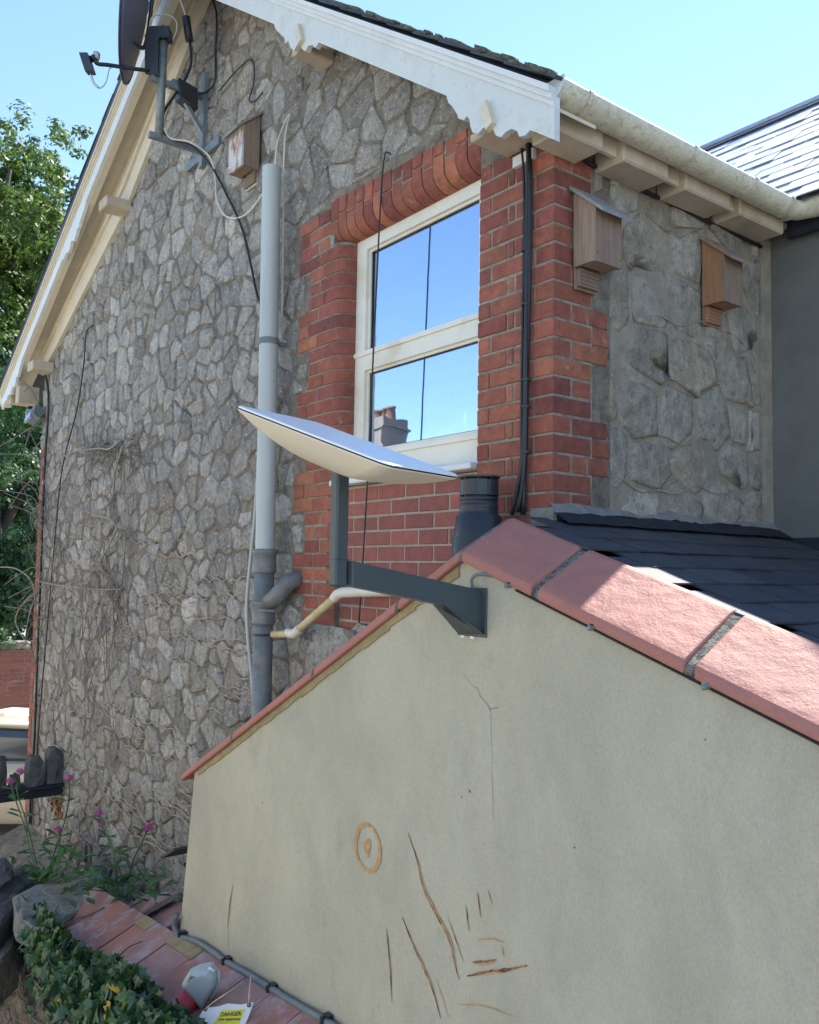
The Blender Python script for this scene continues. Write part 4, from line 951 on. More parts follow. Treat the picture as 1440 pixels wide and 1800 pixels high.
for i, (a, b) in enumerate(zip(xs_[:-1], xs_[1:])):
    A0, B0 = bk(a+.004), bk(b-.004); e = np.array([0, dY*(1+R.uniform(-.02,.02)), dZ*(1+R.uniform(-.02,.02))]); lift = tn*R.uniform(0,.006); sk = np.array([R.uniform(-.006,.006),0,0])
    v = [A0+lift, B0+lift, B0+e+lift+sk, A0+e+lift+sk]; v = v+[p_-tn*.022 for p_ in v]
    tm = 'tile_red'
    put('tile', MB().add(v, [(3,2,1,0),(4,5,6,7),(0,1,5,4),(1,2,6,5),(2,3,7,6),(3,0,4,7)]), tm, gwl)
    if i in (3,5):        # buff filler pieces along the wall foot
        s0, s1 = A0+tn*.012, B0+tn*.012; e2 = e*.2; v = [s0, s1, s1+e2, s0+e2]; v = v+[p_-tn*.018 for p_ in v]
        v = [np.array(p_)+np.array([-.0 if k_ % 4 in (0,3) else .03,0,0]) for k_, p_ in enumerate(v)]
        put('filler_piece', MB().add(v, [(3,2,1,0),(4,5,6,7),(0,1,5,4),(1,2,6,5),(2,3,7,6),(3,0,4,7)]), 'tile_buff', gwl)
for (x0, y0), (x1, y1) in (((222,1588),(268,1586)), ((262,1604),(308,1612))):      # two loose tiles behind
    p0, p1 = G(x0, y0, -.42), G(x1, y1, -.42); c = (p0+p1)/2
    put('tile', MB().obox(c+np.array([0,.04,-.02]), (p1-p0)/2*1.15, (0,.12,.04), (0,-.004,.012)), 'tile_red', gwl)
# stones in the face and big cap stones at the left end
seeds = []; z = -3.6
while z < -2.1:
    x = -5.6
    while x < -1.0: seeds.append((x+R.uniform(-.05,.05), z+R.uniform(-.04,.04))); x += R.choice((.16,.22,.30))
    z += R.uniform(.11,.17)
for cl in voronoi(seeds, lambda: R.uniform(.01,.03)):
    if cl is None: continue
    p = clip(cl, -.105, 1, bk(0)[2]+dZ-.06)
    if len(p) < 3 or area(p) < .003: continue
    c = (sum(q[0] for q in p)/len(p), -.83, sum(q[1] for q in p)/len(p)); pr = proj(c)
    if not (-60 < pr[0] < 620 and pr[1] < 1860): continue
    mb = MB(); stone_geo(mb, p, R.uniform(.02,.06), lambda x, z_, o: (x, -.826-o, z_)); put('stone', mb, 'stone_brown', gwl, True)
from mathutils import noise as MN
def rock(name, pts, h, m, par, jit=.02, seed=0, label=None, base=None):
    """irregular block: outline on its top plane, broken faces down to h"""
    P0 = [np.array(p, float) for p in pts]; P = []
    for a, b in zip(P0, P0[1:]+P0[:1]):
        for t in (0, .34, .67): P.append(a+(b-a)*t)
    c = sum(P)/len(P); n_ = len(P); up = np.array([0,0,1.]); v = []
    lv = [(.35,.012),(.70,.006),(.93,0),(1.0,-.08*h),(1.02,-.25*h),(1.01,-.45*h),(1.03,-.65*h),(1.0,-.85*h),(.95,-h)]
    sz = max(np.linalg.norm(p-c) for p in P)
    for k, d in lv:
        for p in P:
            q = c+(p-c)*k+up*d; o = Vector(q*3/sz*.35+seed*5.3); f1 = MN.fractal(o*1.2, 1, 2, 4); f2 = MN.cell(o*2.2)
            out = (p-c)/(np.linalg.norm(p-c)+1e-6); v.append(q+out*(f1*.10+f2*.06)*sz*(1 if d < -.01 else .2)+up*(f1*.05+f2*.03)*sz*(.5 if d < -.01 else 1))
    v.append(c+up*.015); f = [((i+1) % n_, i, len(lv)*n_) for i in range(n_)]
    for L_ in range(len(lv)-1):
        for i in range(n_): f.append((L_*n_+i, L_*n_+(i+1) % n_, (L_+1)*n_+(i+1) % n_, (L_+1)*n_+i))
    f.append(tuple(range((len(lv)-1)*n_, len(lv)*n_))); f = [tuple(reversed(q)) for q in f]
    return put(name, MB().add(v, f), m, par, False)
def flat(px, z_): return [hit(x, y, 2, z_) for x, y in px]
rock('capstone', flat([(30,1578),(70,1560),(150,1549),(178,1562),(165,1590),(120,1612),(75,1640),(35,1620)], -2.22), .13, 'flagstone', gwl, .022, 1)
rock('capstone', flat([(-60,1600),(-10,1548),(40,1535),(80,1540),(85,1560),(40,1580),(0,1625),(-50,1640)], -2.28), .25, 'stone_dark', gwl, .02, 2)
rock('capstone', flat([(-40,1560),(-20,1515),(10,1505),(25,1520),(22,1545),(-5,1560)], -2.20), .25, 'stone_dark', gwl, .02, 3)
rock('capstone', flat([(-60,1680),(-20,1640),(20,1612),(34,1630),(20,1668),(-10,1700)], -2.45), .30, 'stone_brown', gwl, .02, 4)
# conduit along the foot of the rendered wall
cd = thing('conduit', (-1.5,-.53,-2.0), 'grey flexible conduit clipped along the foot of the rendered wall', 'conduit')
cpts = [(311,1608),(307,1628),(316,1646),(345,1655),(372,1672),(396,1690),(435,1712),(476,1738),(520,1765),(572,1795),(640,1838),(720,1890)]
put('tube', MB().tube(spline([G(x, y, -.50) for x, y in cpts], 5), .0155, 12), 'grey_cable', cd, True)
for x, y in ((319,1646),(397,1692),(476,1740),(572,1795)):
    c = G(x, y, -.50); put('clip', MB().obox(c, (.010,0,.004), (0,.020,0), (-.004,0,.022)).box(c+np.array([-.016,-.004,.014]), c+np.array([.020,.024,.026])), 'black_plastic', cd)
# industrial plug: grey hinged housing with red collar
tp0 = TA+tn*.0
def onT(x, y, lift=0.0): return onplane(x, y, TA+tn*lift, tn)
pc = onT(352,1728,.07)
ps = thing('industrial_plug', tuple(onT(350,1745)), 'grey industrial socket with a red collar lying on the tiled wall top', 'plug')
ax1 = -CR*.62-CU*.72-CF*.30; ax1 /= np.linalg.norm(ax1); ax2 = CU*.62-CR*.62+CF*.3; ax2 -= ax1*(ax2@ax1); ax2 /= np.linalg.norm(ax2); ax3 = np.cross(ax1, ax2)
k_ = onT(352,1728,.07); sc_ = np.linalg.norm((k_-CAM)@CF)/FPX      # metres per pixel there
u1 = CR*.62-CU*.78; u1 /= np.linalg.norm(u1)         # along the collar's rim, lower right
hd = []
prof = [(-37,0,14),(-32,-10,22),(-10,-28,24),(14,-34,22),(34,-22,20),(38,0,20),(26,22,18)]
hull = [(321,1727),(333,1708),(352,1700),(372,1697),(383,1712),(382,1727),(358,1770)]
V0 = [k_+CR*((x-352)*sc_)-CU*((y-1728)*sc_) for x, y in hull]; cM = sum(V0)/len(V0)
v = []; n_ = len(V0)
for kk, dd in ((.72,-.052),(.93,-.042),(1.0,-.015),(1.0,.03),(.8,.055)):
    for p in V0: v.append(cM+(p-cM)*kk+CF*dd)
f = [tuple(range(n_-1,-1,-1))]
for L_ in range(4):
    for i in range(n_): f.append((L_*n_+(i+1) % n_, L_*n_+i, (L_+1)*n_+i, (L_+1)*n_+(i+1) % n_)[::-1])
soften(put('housing', MB().add(v, [tuple(reversed(q)) for q in f]), 'pale_grey_plastic', ps), .006)
def LP(x, y, d=0.0): return k_+CR*((x-352)*sc_)-CU*((y-1728)*sc_)+CF*d
dirc = LP(322,1770)-LP(340,1748); dirc /= np.linalg.norm(dirc)
put('red_collar', MB().lathe([(.0005,-.02),(.050,-.02),(.050,.035),(.053,.037),(.053,.055),(.046,.055),(.044,.02),(.0005,.02)], LP(338,1749,.0), 26, dirc+CF*-.25), 'red_plastic', ps, True)
put('lid_lip', MB().tube([LP(384,1706,.0),LP(386,1722,-.01),LP(378,1742,-.015),LP(362,1768,-.01)], .008, 8), 'pale_grey_plastic', ps, True)
put('hinge', MB().tube([LP(368,1698,-.02),LP(378,1704,-.02)], .009, 10).tube([LP(357,1703,-.03),LP(361,1701,-.03)], .007, 8), 'tag_white', ps, True)
put('latch', MB().obox(LP(341,1712,-.045), CR*.012, CU*.014+CR*.006, CF*.006), 'tile_buff', ps)
# warning tag with string
tgp = onT(398,1775,.035); tgn = -CF*.75+CU*.55-CR*.1; tgn /= np.linalg.norm(tgn)
def TG(x, y, l=0.0): return onplane(x, y, tgp+tgn*l, tgn)
wt = thing('warning_tag', tuple(TG(395,1800)), 'white plastic tag with a yellow danger panel hanging from the conduit', 'warning tag')
tq = [(359,1772),(385,1769),(400,1764),(425,1766),(446,1762),(436,1790),(425,1815),(410,1860),(330,1860),(346,1800),(352,1784)]
v = [TG(x, y) for x, y in tq]+[TG(x, y, -.003) for x, y in tq]; n_ = len(tq)
put('plate', MB().add(v, [tuple(range(n_-1,-1,-1)), tuple(range(n_, 2*n_))]+[(i, (i+1) % n_, n_+(i+1) % n_, n_+i) for i in range(n_)]), 'tag_white', wt)
tq = [(390,1776),(432,1774),(424,1792),(417,1812),(405,1850),(352,1850),(366,1812),(382,1790)]; v = [TG(x, y, .001) for x, y in tq]
put('yellow_panel', MB().add(v, [tuple(range(len(tq)-1,-1,-1))]), 'tag_yellow', wt)
for x, y in ((361,1774),(438,1767)): put('eyelet', MB().lathe([(.009,0),(.009,.002),(.004,.002)], TG(x, y, .001), 12, tgn), 'seam_black', wt)
put('string', MB().tube(spline([TG(361,1774,.004),TG(375,1762,.03),TG(400,1745,.05),G(432,1722,-.52)], 5), .0028, 6).tube(spline([TG(437,1766,.004),TG(438,1750,.03),G(441,1715,-.53)], 5), .0028, 6), 'string', wt, True)
def text(body, a, b, h, parent, lift=.002):
    cu = bpy.data.curves.new('t', 'FONT'); cu.body = body; cu.size = 1; cu.align_x = 'CENTER'; cu.align_y = 'CENTER'; cu.offset = .018
    to = bpy.data.objects.new('t', cu); col.objects.link(to); bpy.context.view_layer.update()
    me = bpy.data.meshes.new_from_object(to.evaluated_get(bpy.context.evaluated_depsgraph_get())); bpy.data.objects.remove(to)
    co = np.array([v_.co for v_ in me.vertices]); wd = co[:,0].max()-co[:,0].min(); A0, B0 = np.array(a), np.array(b); ex = B0-A0; L_ = np.linalg.norm(ex); ex /= L_; ez = np.cross(tgn, ex); mid = (A0+B0)/2
    hh = co[:,1].max()-co[:,1].min()
    for v_ in me.vertices:
        q = mid+ex*(v_.co.x*L_/wd)+ez*(v_.co.y*h/hh); v_.co = q-WP[parent.name]
    me.materials.clear(); me.materials.append(MATS['ink']); o = bpy.data.objects.new('lettering', me); reg(o, WP[parent.name], parent); return o
text('DANGER', TG(388,1784,.003), TG(424,1782,.003), .016, wt)
text('Live apparatus', TG(384,1792,.003), TG(422,1791,.003), .014, wt)
# ================================================================== GATEWAY LINTEL WITH UPRIGHT STONES
lt = thing('gateway_lintel', (-6.3,-1.0,-2.2), 'black lintel over a gateway topped by rough upright dark stones, left edge', 'lintel')
put('beam', MB().cbox((-6.45,-2.6,-2.17), (-6.26,.0,-2.10), .006), 'bitumen', lt)
put('beam_cap', MB().cbox((-6.47,-2.6,-2.098), (-6.245,.0,-2.065), .006), 'bitumen', lt)
yy = -.015
for i, (wd, hh) in enumerate(((.17,.33),(.17,.27),(.10,.12),(.15,.30),(.18,.22),(.16,.3),(.2,.26),(.16,.3),(.2,.2),(.15,.3))):
    y0, y1 = yy-wd, yy; tilt = R.uniform(-.03,.03)
    top = [(-6.45,y0+.02+tilt),(-6.27,y0+.01+tilt),(-6.26,(y0+y1)/2+tilt),(-6.27,y1-.01+tilt),(-6.45,y1-.02+tilt)]
    v = []
    for lv, k2 in ((-2.066,1.0),(-2.066+hh*.5,.96),(-2.066+hh*.85,.8),(-2.066+hh,.45)):
        cx_, cy_ = -6.355, (y0+y1)/2
        for x, y in top: v.append((cx_+(x-cx_)*k2+R.uniform(-.012,.012), cy_+(y-cy_)*k2+R.uniform(-.008,.008)+.2*(lv+2.066)*R.uniform(-.1,.25), lv+R.uniform(-.012,.012)))
    n_ = 5; f = [tuple(range(n_))]
    for L_ in range(3):
        for j in range(n_): f.append((L_*n_+(j+1) % n_, L_*n_+j, (L_+1)*n_+j, (L_+1)*n_+(j+1) % n_))
    f.append(tuple(range(4*n_-1, 3*n_-1, -1))); put('upright_stone', MB().add(v, [tuple(reversed(q)) for q in f]), 'stone_dark', lt); yy -= wd+.004
put('gate_pier', MB().box((-6.47,-3.0,GROUND), (-6.24,-2.601,-2.0)), 'stone_dark', lt)
rs = MB()
for i in range(26):
    p = G(R.gauss(103,5), R.uniform(1396,1436), -.012); rs.obox(p, (R.uniform(.008,.02),0,R.uniform(-.01,.01)), (0,.008,0), (0,0,R.uniform(.01,.03)))
tag(put('rusty_debris', rs, 'rust'), 'clump of rusty brown dead growth on the gable under the lintel end', 'debris')
# ================================================================== FLOODLIGHT
fb = G(66,727,-.10); fb = fb+np.array([-.12,0,0])
fl_ = thing('floodlight', tuple(fb), 'small grey floodlight on the far left brick corner of the house', 'floodlight')
put('housing', MB().obox(fb, (.085,.015,.035), (0,.04,-.02), (-.03,.02,.06)), 'galv', fl_); put('lens', MB().obox(fb+np.array([-.01,-.055,-.02]), (.07,.012,.025), (0,.012,-.006), (-.024,.015,.045)), 'lamp_glass', fl_)
put('visor', MB().obox(fb+np.array([-.09,-.02,.03]), (.015,0,.04), (0,.05,0), (-.004,0,.004)), 'pale_grey_plastic', fl_)
put('bracket', MB().box(fb+np.array([.08,-.01,-.02]), (-7.634,-.0,fb[2]+.02)) if fb[0]+.08 < -7.634 else MB().box(fb+np.array([-.01,.02,-.02]), fb+np.array([.01,.10,.02])), 'galv', fl_)
# ================================================================== BARE CLIMBER ON THE GABLE
def wander(a, b, n_=8, j=6.0, rr=R):
    o = []
    for i in range(n_+1):
        t = i/n_; o.append((a[0]+(b[0]-a[0])*t+rr.gauss(0, j)*math.sin(math.pi*t), a[1]+(b[1]-a[1])*t+rr.gauss(0, j)*math.sin(math.pi*t), -.02-.05*rr.random()*math.sin(math.pi*t)))
    return o
cl = thing('bare_climber', tuple(G(110,1300,-.03)), 'leafless climbing plant tangled over the left part of the stone gable', 'climber')
def gtube(mb, pts, r0, r1, n_=5):
    P = spline([G(x, y, Y) for x, y, Y in pts], 4); L_ = len(P); mb.tube(P, [r0+(r1-r0)*i/(L_-1) for i in range(L_)], n_)
main = MB()
for pts in ([(215,1030,-.03),(217,980,-.05),(218,935,-.06),(205,950,-.07),(185,975,-.05),(150,1010,-.05),(135,1030,-.04)], [(70,1022,-.04),(95,1027,-.05),(130,1030,-.05),(175,1035,-.04),(215,1034,-.03)],
            [(210,775,-.08),(190,790,-.08),(170,790,-.07),(120,800,-.06),(85,830,-.05),(70,860,-.08)], [(215,785,-.08),(205,830,-.06),(195,880,-.05),(160,905,-.05),(125,885,-.06),(110,860,-.05)],
            [(208,790,-.08),(200,850,-.05),(188,870,-.05)], [(160,905,-.05),(190,910,-.05),(210,935,-.05),(218,970,-.05)], [(205,930,-.06),(175,990,-.06),(140,1030,-.06)],
            [(60,1050,-.1),(50,1015,-.12),(25,998,-.14),(0,1000,-.16)], [(68,1035,-.06),(50,1080,-.15),(42,1120,-.16)], [(66,1040,-.06),(40,1060,-.14),(30,1090,-.18),(45,1130,-.16)]):
    gtube(main, [(x_+R.gauss(0,2), y_+R.gauss(0,2), z_) for x_, y_, z_ in pts], .010, .005, 6)
put('branch', main, 'vine_pale', cl, True)
tw = MB(); rv = random.Random(5)
for i in range(58):
    x = rv.choice((rv.gauss(185,26), rv.gauss(110,40), rv.gauss(200,20), rv.gauss(90,26))); y = rv.uniform(740,1150)
    L_ = rv.uniform(40,190); a = rv.gauss(math.pi/2, .45); x2, y2 = x+math.cos(a)*L_*.5, y+math.sin(a)*L_
    if y2 > 1500 or x < 62 or x > 235: continue
    gtube(tw, wander((x, y), (x2, y2), 6, 6, rv), .0055, .0025, 4)
for i in range(30):
    x, y = rv.gauss(196,20), rv.gauss(782,14); a = rv.uniform(0, 2*math.pi); L_ = rv.uniform(20,70)
    gtube(tw, wander((x, y), (x+math.cos(a)*L_, y+abs(math.sin(a))*L_), 5, 5, rv), .006, .003, 4)
for i in range(4):          # long thin verticals
    x = rv.uniform(130,245); y = rv.uniform(1000,1150); gtube(tw, wander((x, y), (x+rv.gauss(0,12), y+rv.uniform(150,330)), 8, 5, rv), .005, .003, 4)
for i in range(34):          # twigs that stick out past the corner
    y = rv.uniform(720,1120); y2 = y+rv.uniform(-90,60); x2 = rv.uniform(-5,60)
    P = [(75,y,-.04),(55,(y+y2)/2+rv.gauss(0,10)-10,-.12),(x2,y2,-.25)]; gtube(tw, P, .006, .003, 4)
tag(put('twig_tangle', tw, 'vine', cl, True), kind='stuff')
# ================================================================== IVY
def ivy_mesh(s):
    pts = [(0,0),(.30,-.14),(.50,.05),(.34,.22),(.48,.52),(.20,.50),(0,1.0),(-.20,.50),(-.48,.52),(-.34,.22),(-.50,.05),(-.30,-.14)]
    v = [(x*s, y*s, -abs(x)*s*.25-.12*s*(y**2)) for x, y in pts]+[(0,.28*s,.03*s)]
    return v, [(i, (i+1) % 12, 12) for i in range(12)]
iv = thing('ivy', tuple(G(180,1760,-.9)), 'dark green ivy spilling down the face of the garden wall under the tiles', 'ivy')
imesh = []
for s in (.056,.072,.090):
    for mm_ in ('ivy','ivy_yellow'):
        v, f = ivy_mesh(s); imesh.append(MB().add(v, f).mesh('ivy_leaf', mm_))
irest = MB(); ri2 = random.Random(3); cnt = 0; cand = []
edge = [(40,1588),(90,1622),(115,1655),(165,1690),(215,1705),(262,1745),(300,1775),(345,1810),(400,1860)]
def edge_y(x):
    for (x0, y0), (x1, y1) in zip(edge[:-1], edge[1:]):
        if x0 <= x <= x1: return y0+(y1-y0)*(x-x0)/(x1-x0)
    return 2000
for i in range(2600):
    x = ri2.uniform(38, 350); y = edge_y(x)+abs(ri2.gauss(0,1))*95-10+ri2.gauss(0,7)
    if x < 75 and ri2.random() < .6: continue
    if x > 286 and y < 1772: continue
    if y > 1840: continue
    if x+ (y-1600)*-.12 < 45 and ri2.random() < .5: continue
    Y = -.90-ri2.uniform(0,.14)-min(.12,(y-edge_y(x))*.0008); 
    if abs(y-edge_y(x)) < 26: Y = -.86-ri2.uniform(0,.08)
    cand.append((Y, x, y))
for x, y, Y in ((45,1600,-.9),(62,1592,-.9),(105,1572,-.75),(52,1612,-.9),(30,1620,-.9),(75,1590,-.85)): cand.append((Y-.3, x, y))
cand.sort()
for i, (Y, x, y) in enumerate(cand):
    if Y < -1.1: Y += .3
    p = G(x, y, Y); e = Euler((math.radians(100+ri2.gauss(0,28)), ri2.gauss(0,.5), ri2.uniform(-1.0,1.3)), 'XYZ'); s_i = ri2.choice((0,2,4)) if ri2.random() > .35 else 0
    flip = Matrix.Rotation(math.pi+ri2.gauss(0,.7), 4, 'Z')
    M_ = e.to_matrix().to_4x4()@flip
    if i < 290:
        o = bpy.data.objects.new('ivy_leaf', imesh[s_i+(1 if ri2.random() < .025 else 0)]); col.objects.link(o); o.parent = iv; o.location = p-WP[iv.name]; o.rotation_euler = M_.to_euler()
    else:
        v, f = ivy_mesh((.052,.066,.080)[s_i//2]); irest.add([tuple(Vector(p)+M_.to_3x3()@Vector(q)) for q in v], f)
tag(put('foliage_mass', irest, 'ivy', iv), kind='stuff')
st = MB()
for i in range(38):
    x = ri2.uniform(70,360); y = edge_y(x)+ri2.uniform(-5,30); gp = [G(x, y, -.88), G(x+ri2.gauss(0,14), y+60, -.95), G(x+ri2.gauss(0,24), y+130, -.93)]
    st.tube(spline(gp, 5), .004, 4)
st.tube(spline([onT(95,1640,.012),onT(130,1618,.012),onT(160,1607,.012),onT(184,1595,.012)], 4), .006, 5); st.tube(spline([onT(210,1680,.015),onT(228,1664,.015),onT(250,1655,.015)], 4), .005, 5)
put('ivy_stem', st, 'twig', iv, True)
rt = MB()
for i in range(60):
    x = ri2.uniform(-10,110); y = ri2.uniform(1650,1800); a = ri2.uniform(-.9,.9)+math.pi/2; L_ = ri2.uniform(15,60); rt.tube(spline([G(x,y,-.9), G(x+math.cos(a)*L_*.5+ri2.gauss(0,6),y+math.sin(a)*L_*.5,-.93), G(x+math.cos(a)*L_,y+math.sin(a)*L_,-.9)], 4), ri2.uniform(.002,.005), 4)
tag(put('dry_roots', rt, 'vine_pale', None, True), 'tangle of dry roots and dead stems on the earth below the big capstones', 'roots')
# ================================================================== PINK FLOWERING PLANTS (VALERIAN)
def leafv(mb, p, d, up, L_, w_):
    d = Vector(d).normalized(); up = Vector(up); sdv = d.cross(up).normalized(); p = Vector(p)
    q = [p, p+d*L_*.35+sdv*w_, p+d*L_*.75+sdv*w_*.6, p+d*L_-Vector((0,0,L_*.15)), p+d*L_*.75-sdv*w_*.6, p+d*L_*.35-sdv*w_]
    mb.add(q, [(0,1,2),(0,2,3),(0,3,4),(0,4,5)])
rp = random.Random(9)
def valerian(stems, label, Y=-.62):
    base = G(stems[0][-1][0], stems[0][-1][1], Y)
    t = thing('valerian_plant', tuple(base), label, 'plant', 'pink flowering plants by the garden wall')
    stm = MB(); lf = MB()
    for s in stems:
        P = spline([G(x, y, Y+rp.uniform(-.03,.03)) for x, y in s[:-1]]+[G(*s[-1], Y)], 5); stm.tube(P, .005, 5)
        for i in range(3, len(P)-1, 3):
            for sg in (-1, 1):
                d = np.array(CR)*sg*rp.uniform(.6,1)+CF*rp.uniform(-.7,.5)+CU*rp.uniform(-.1,.7); leafv(lf, P[i], d, (0,0,1), rp.uniform(.07,.14), rp.uniform(.014,.026))
        for i in range(4):
            d = CR*rp.uniform(-1,1)+CF*rp.uniform(-1,1)+CU*.5; leafv(lf, P[-1]+np.array([0,0,.02]), d, (0,0,1), .14, .026)
        if s[0][2] if len(s[0]) > 2 else True:
            fm = MB(); c = P[0]; rad = rp.uniform(.028,.040)
            for k in range(90):
                q = Vector((rp.gauss(0,1), rp.gauss(0,1), rp.gauss(0,1))).normalized()*rad*rp.uniform(.5,1); q.z *= .8; o = Vector(c)+q; a = q.normalized().orthogonal().normalized(); b = q.normalized().cross(a); s_ = .007
                fm.add([o+a*s_, o+b*s_, o-a*s_, o-b*s_], [(0,1,2,3)])
            put('flower_head', fm, 'petal', t)
    put('stem', stm, 'herb', t, True); tag(put('leaf_cluster', lf, 'herb', t), kind='stuff')
    return t
valerian([[(36,1356),(30,1390),(45,1440),(60,1500),(70,1550)], [(18,1373),(25,1400),(42,1450),(65,1545)]], 'twin headed pink valerian in front of the black lintel', -.75)
valerian([[(121,1368),(122,1400),(112,1450),(95,1500),(80,1552)], [(102,1459),(105,1480),(95,1520),(82,1552)]], 'tall pink valerian with its head at the end of the lintel', -.7)
valerian([[(173,1431),(190,1465),(200,1500),(205,1560)], [(178,1449),(196,1490),(208,1562)]], 'pink valerian with two small heads against the lower gable', -.5)
valerian([[(261,1453),(250,1480),(232,1520),(222,1585)], [(133,1486),(150,1520),(165,1550),(180,1572)]], 'rightmost pink valerian, leaning between gable and rendered wall', -.45)
lf = MB()
for i in range(220):
    x = rp.uniform(20,290); y = rp.gauss(1555,20) if x > 150 else rp.gauss(1535,26); p = G(x, y, -.45 if x > 170 else -.75)
    leafv(lf, p, CR*rp.uniform(-1,1)+CF*rp.uniform(-1,1)+CU*rp.uniform(-.2,.9), (0,0,1), rp.uniform(.05,.12), rp.uniform(.01,.022))
tag(put('weeds', lf, 'herb'), 'low green weeds sprouting between the garden wall and the gable foot', 'weeds', kind='stuff')
tag(put('slate_shard', MB().obox(G(322,1495,-.30), (.10,0,.05), (0,.10,0), (-.003,0,.006)), 'slate'), 'dark pointed slate piece jutting out left of the rendered wall', 'slate piece')
# ================================================================== BACKDROP AT THE LEFT: brick wall, car, trees
bwx = -14.0; bz1 = hit(25,1143,0,bwx)[2]; yb0, yb1 = hit(-120,1200,0,bwx)[1], hit(160,1200,0,bwx)[1]
dw = thing('distant_brick_wall', (bwx-.2,1.2,GROUND), 'dull purple-red brick yard wall topped with rubble, behind the car', 'wall')
put('wall_core', MB().box((bwx-.30,yb0-2,GROUND), (bwx-.012,yb1+4,bz1)), 'mortar_light', dw)
cnt = 0; rest_ = MB(); me_b = None
zz = bz1-.078; row = 0
while zz > GROUND:
    y = yb0-.4+(row % 2)*.115
    while y < yb1+.3:
        c = (bwx-.04, y+.11, zz)
        if me_b is None: me_b = MB().cbox((-.04,-.108,0),(.04,.108,.066), .003).mesh('brick', 'brick_plum')
        pr = proj(c)
        if -12 < pr[0] < 62 and cnt < 290 and pr[1] < 1275: put('brick', None, None, dw, at=np.array(c), me=me_b); cnt += 1
        else: rest_.cbox((c[0]-.04,c[1]-.108,zz),(c[0]+.04,c[1]+.108,zz+.066), .003)
        y += .23
    zz -= .078; row += 1
tag(put('brick_rest', rest_, 'brick_plum', dw), kind='stuff')
for i in range(16):
    y = yb0+i*.26; p = [(bwx-.28,y,bz1+.14),(bwx-.02,y,bz1+.14),(bwx-.0,y+.12,bz1+.15),(bwx-.02,y+.24,bz1+.13),(bwx-.28,y+.24,bz1+.14)]
    rock('coping_stone', p[::-1], .13, 'stone_brown', dw, .02, 40+i)
# car
ct = np.array([-11.0, .35, GROUND]); ca = math.radians(-128)
car = thing('parked_car', tuple(ct), 'beige car parked behind the left corner of the house', 'car'); car.rotation_euler = (0,0,ca)
def cput(name, mb, m, sm=False, par=car):
    o = bpy.data.objects.new(name, mb.mesh(name, m, sm)); col.objects.link(o); o.parent = par; return o
def loft(sections, closed=True):
    n_ = len(sections[0]); v = [p for s in sections for p in s]; f = []
    for i in range(len(sections)-1):
        for k in range(n_-(0 if closed else 1)): f.append((i*n_+k, (i+1)*n_+k, (i+1)*n_+(k+1) % n_, i*n_+(k+1) % n_))
    if closed: f += [tuple(range(n_)), tuple(range(len(v)-1, len(v)-n_-1, -1))]
    return MB().add(v, f)
def csec(x, w_, z0, z1, r=.12): return [(x,-w_,z0+.1),(x,-w_+.05,z0),(x,w_-.05,z0),(x,w_,z0+.1),(x,w_,z1-r),(x,w_-r*.7,z1),(x,-w_+r*.7,z1),(x,-w_,z1-r)]
bd_ = cput('body', loft([csec(-2.1,.70,.42,.75), csec(-2.0,.80,.28,.95), csec(-1.3,.86,.22,1.0), csec(0,.87,.20,.98), csec(1.0,.86,.22,.96), csec(1.7,.82,.26,.82), csec(2.05,.70,.32,.68)]), 'car_paint', True)
soften(bd_, .03)
cput('cabin_glass', loft([csec(-1.75,.66,.93,1.0,.02), csec(-1.2,.66,.93,1.36,.08), csec(.0,.66,.93,1.40,.08), csec(.45,.64,.93,1.30,.06), csec(1.05,.66,.93,.97,.01)]), 'car_glass')
cput('roof_panel', loft([csec(-1.25,.60,1.35,1.42,.03), csec(0,.62,1.39,1.46,.03), csec(.38,.60,1.32,1.39,.03)]), 'car_paint', True)
for sy in (-1,1):
    for xa, za, xb, zb in ((.42,1.33,1.08,.96),(-1.22,1.37,-1.72,1.0),(-.25,1.40,-.25,.97)): cput('pillar', MB().tube([(xa,sy*.60,za),(xb,sy*.68,zb)], .035, 6), 'car_paint')
    cput('headlight', MB().obox((1.93,sy*.55,.66),(.08,sy*-.05,0),(0,.12,0),(0,0,.06)), 'lamp_glass'); cput('mirror', MB().obox((.75,sy*.98,1.0),(.05,0,0),(0,.09,0),(0,0,.06)), 'car_paint')
    for xw in (-1.35,1.3):
        cput('wheel', MB().lathe([(.0005,-.1),(.2,-.1),(.31,-.09),(.33,-.05),(.33,.05),(.31,.09),(.0005,.09)], (xw,sy*.78,.33), 24, (0,1,0)), 'rubber')
cput('bumper', MB().cbox((1.95,-.72,.30),(2.12,.72,.48),.03), 'rubber')
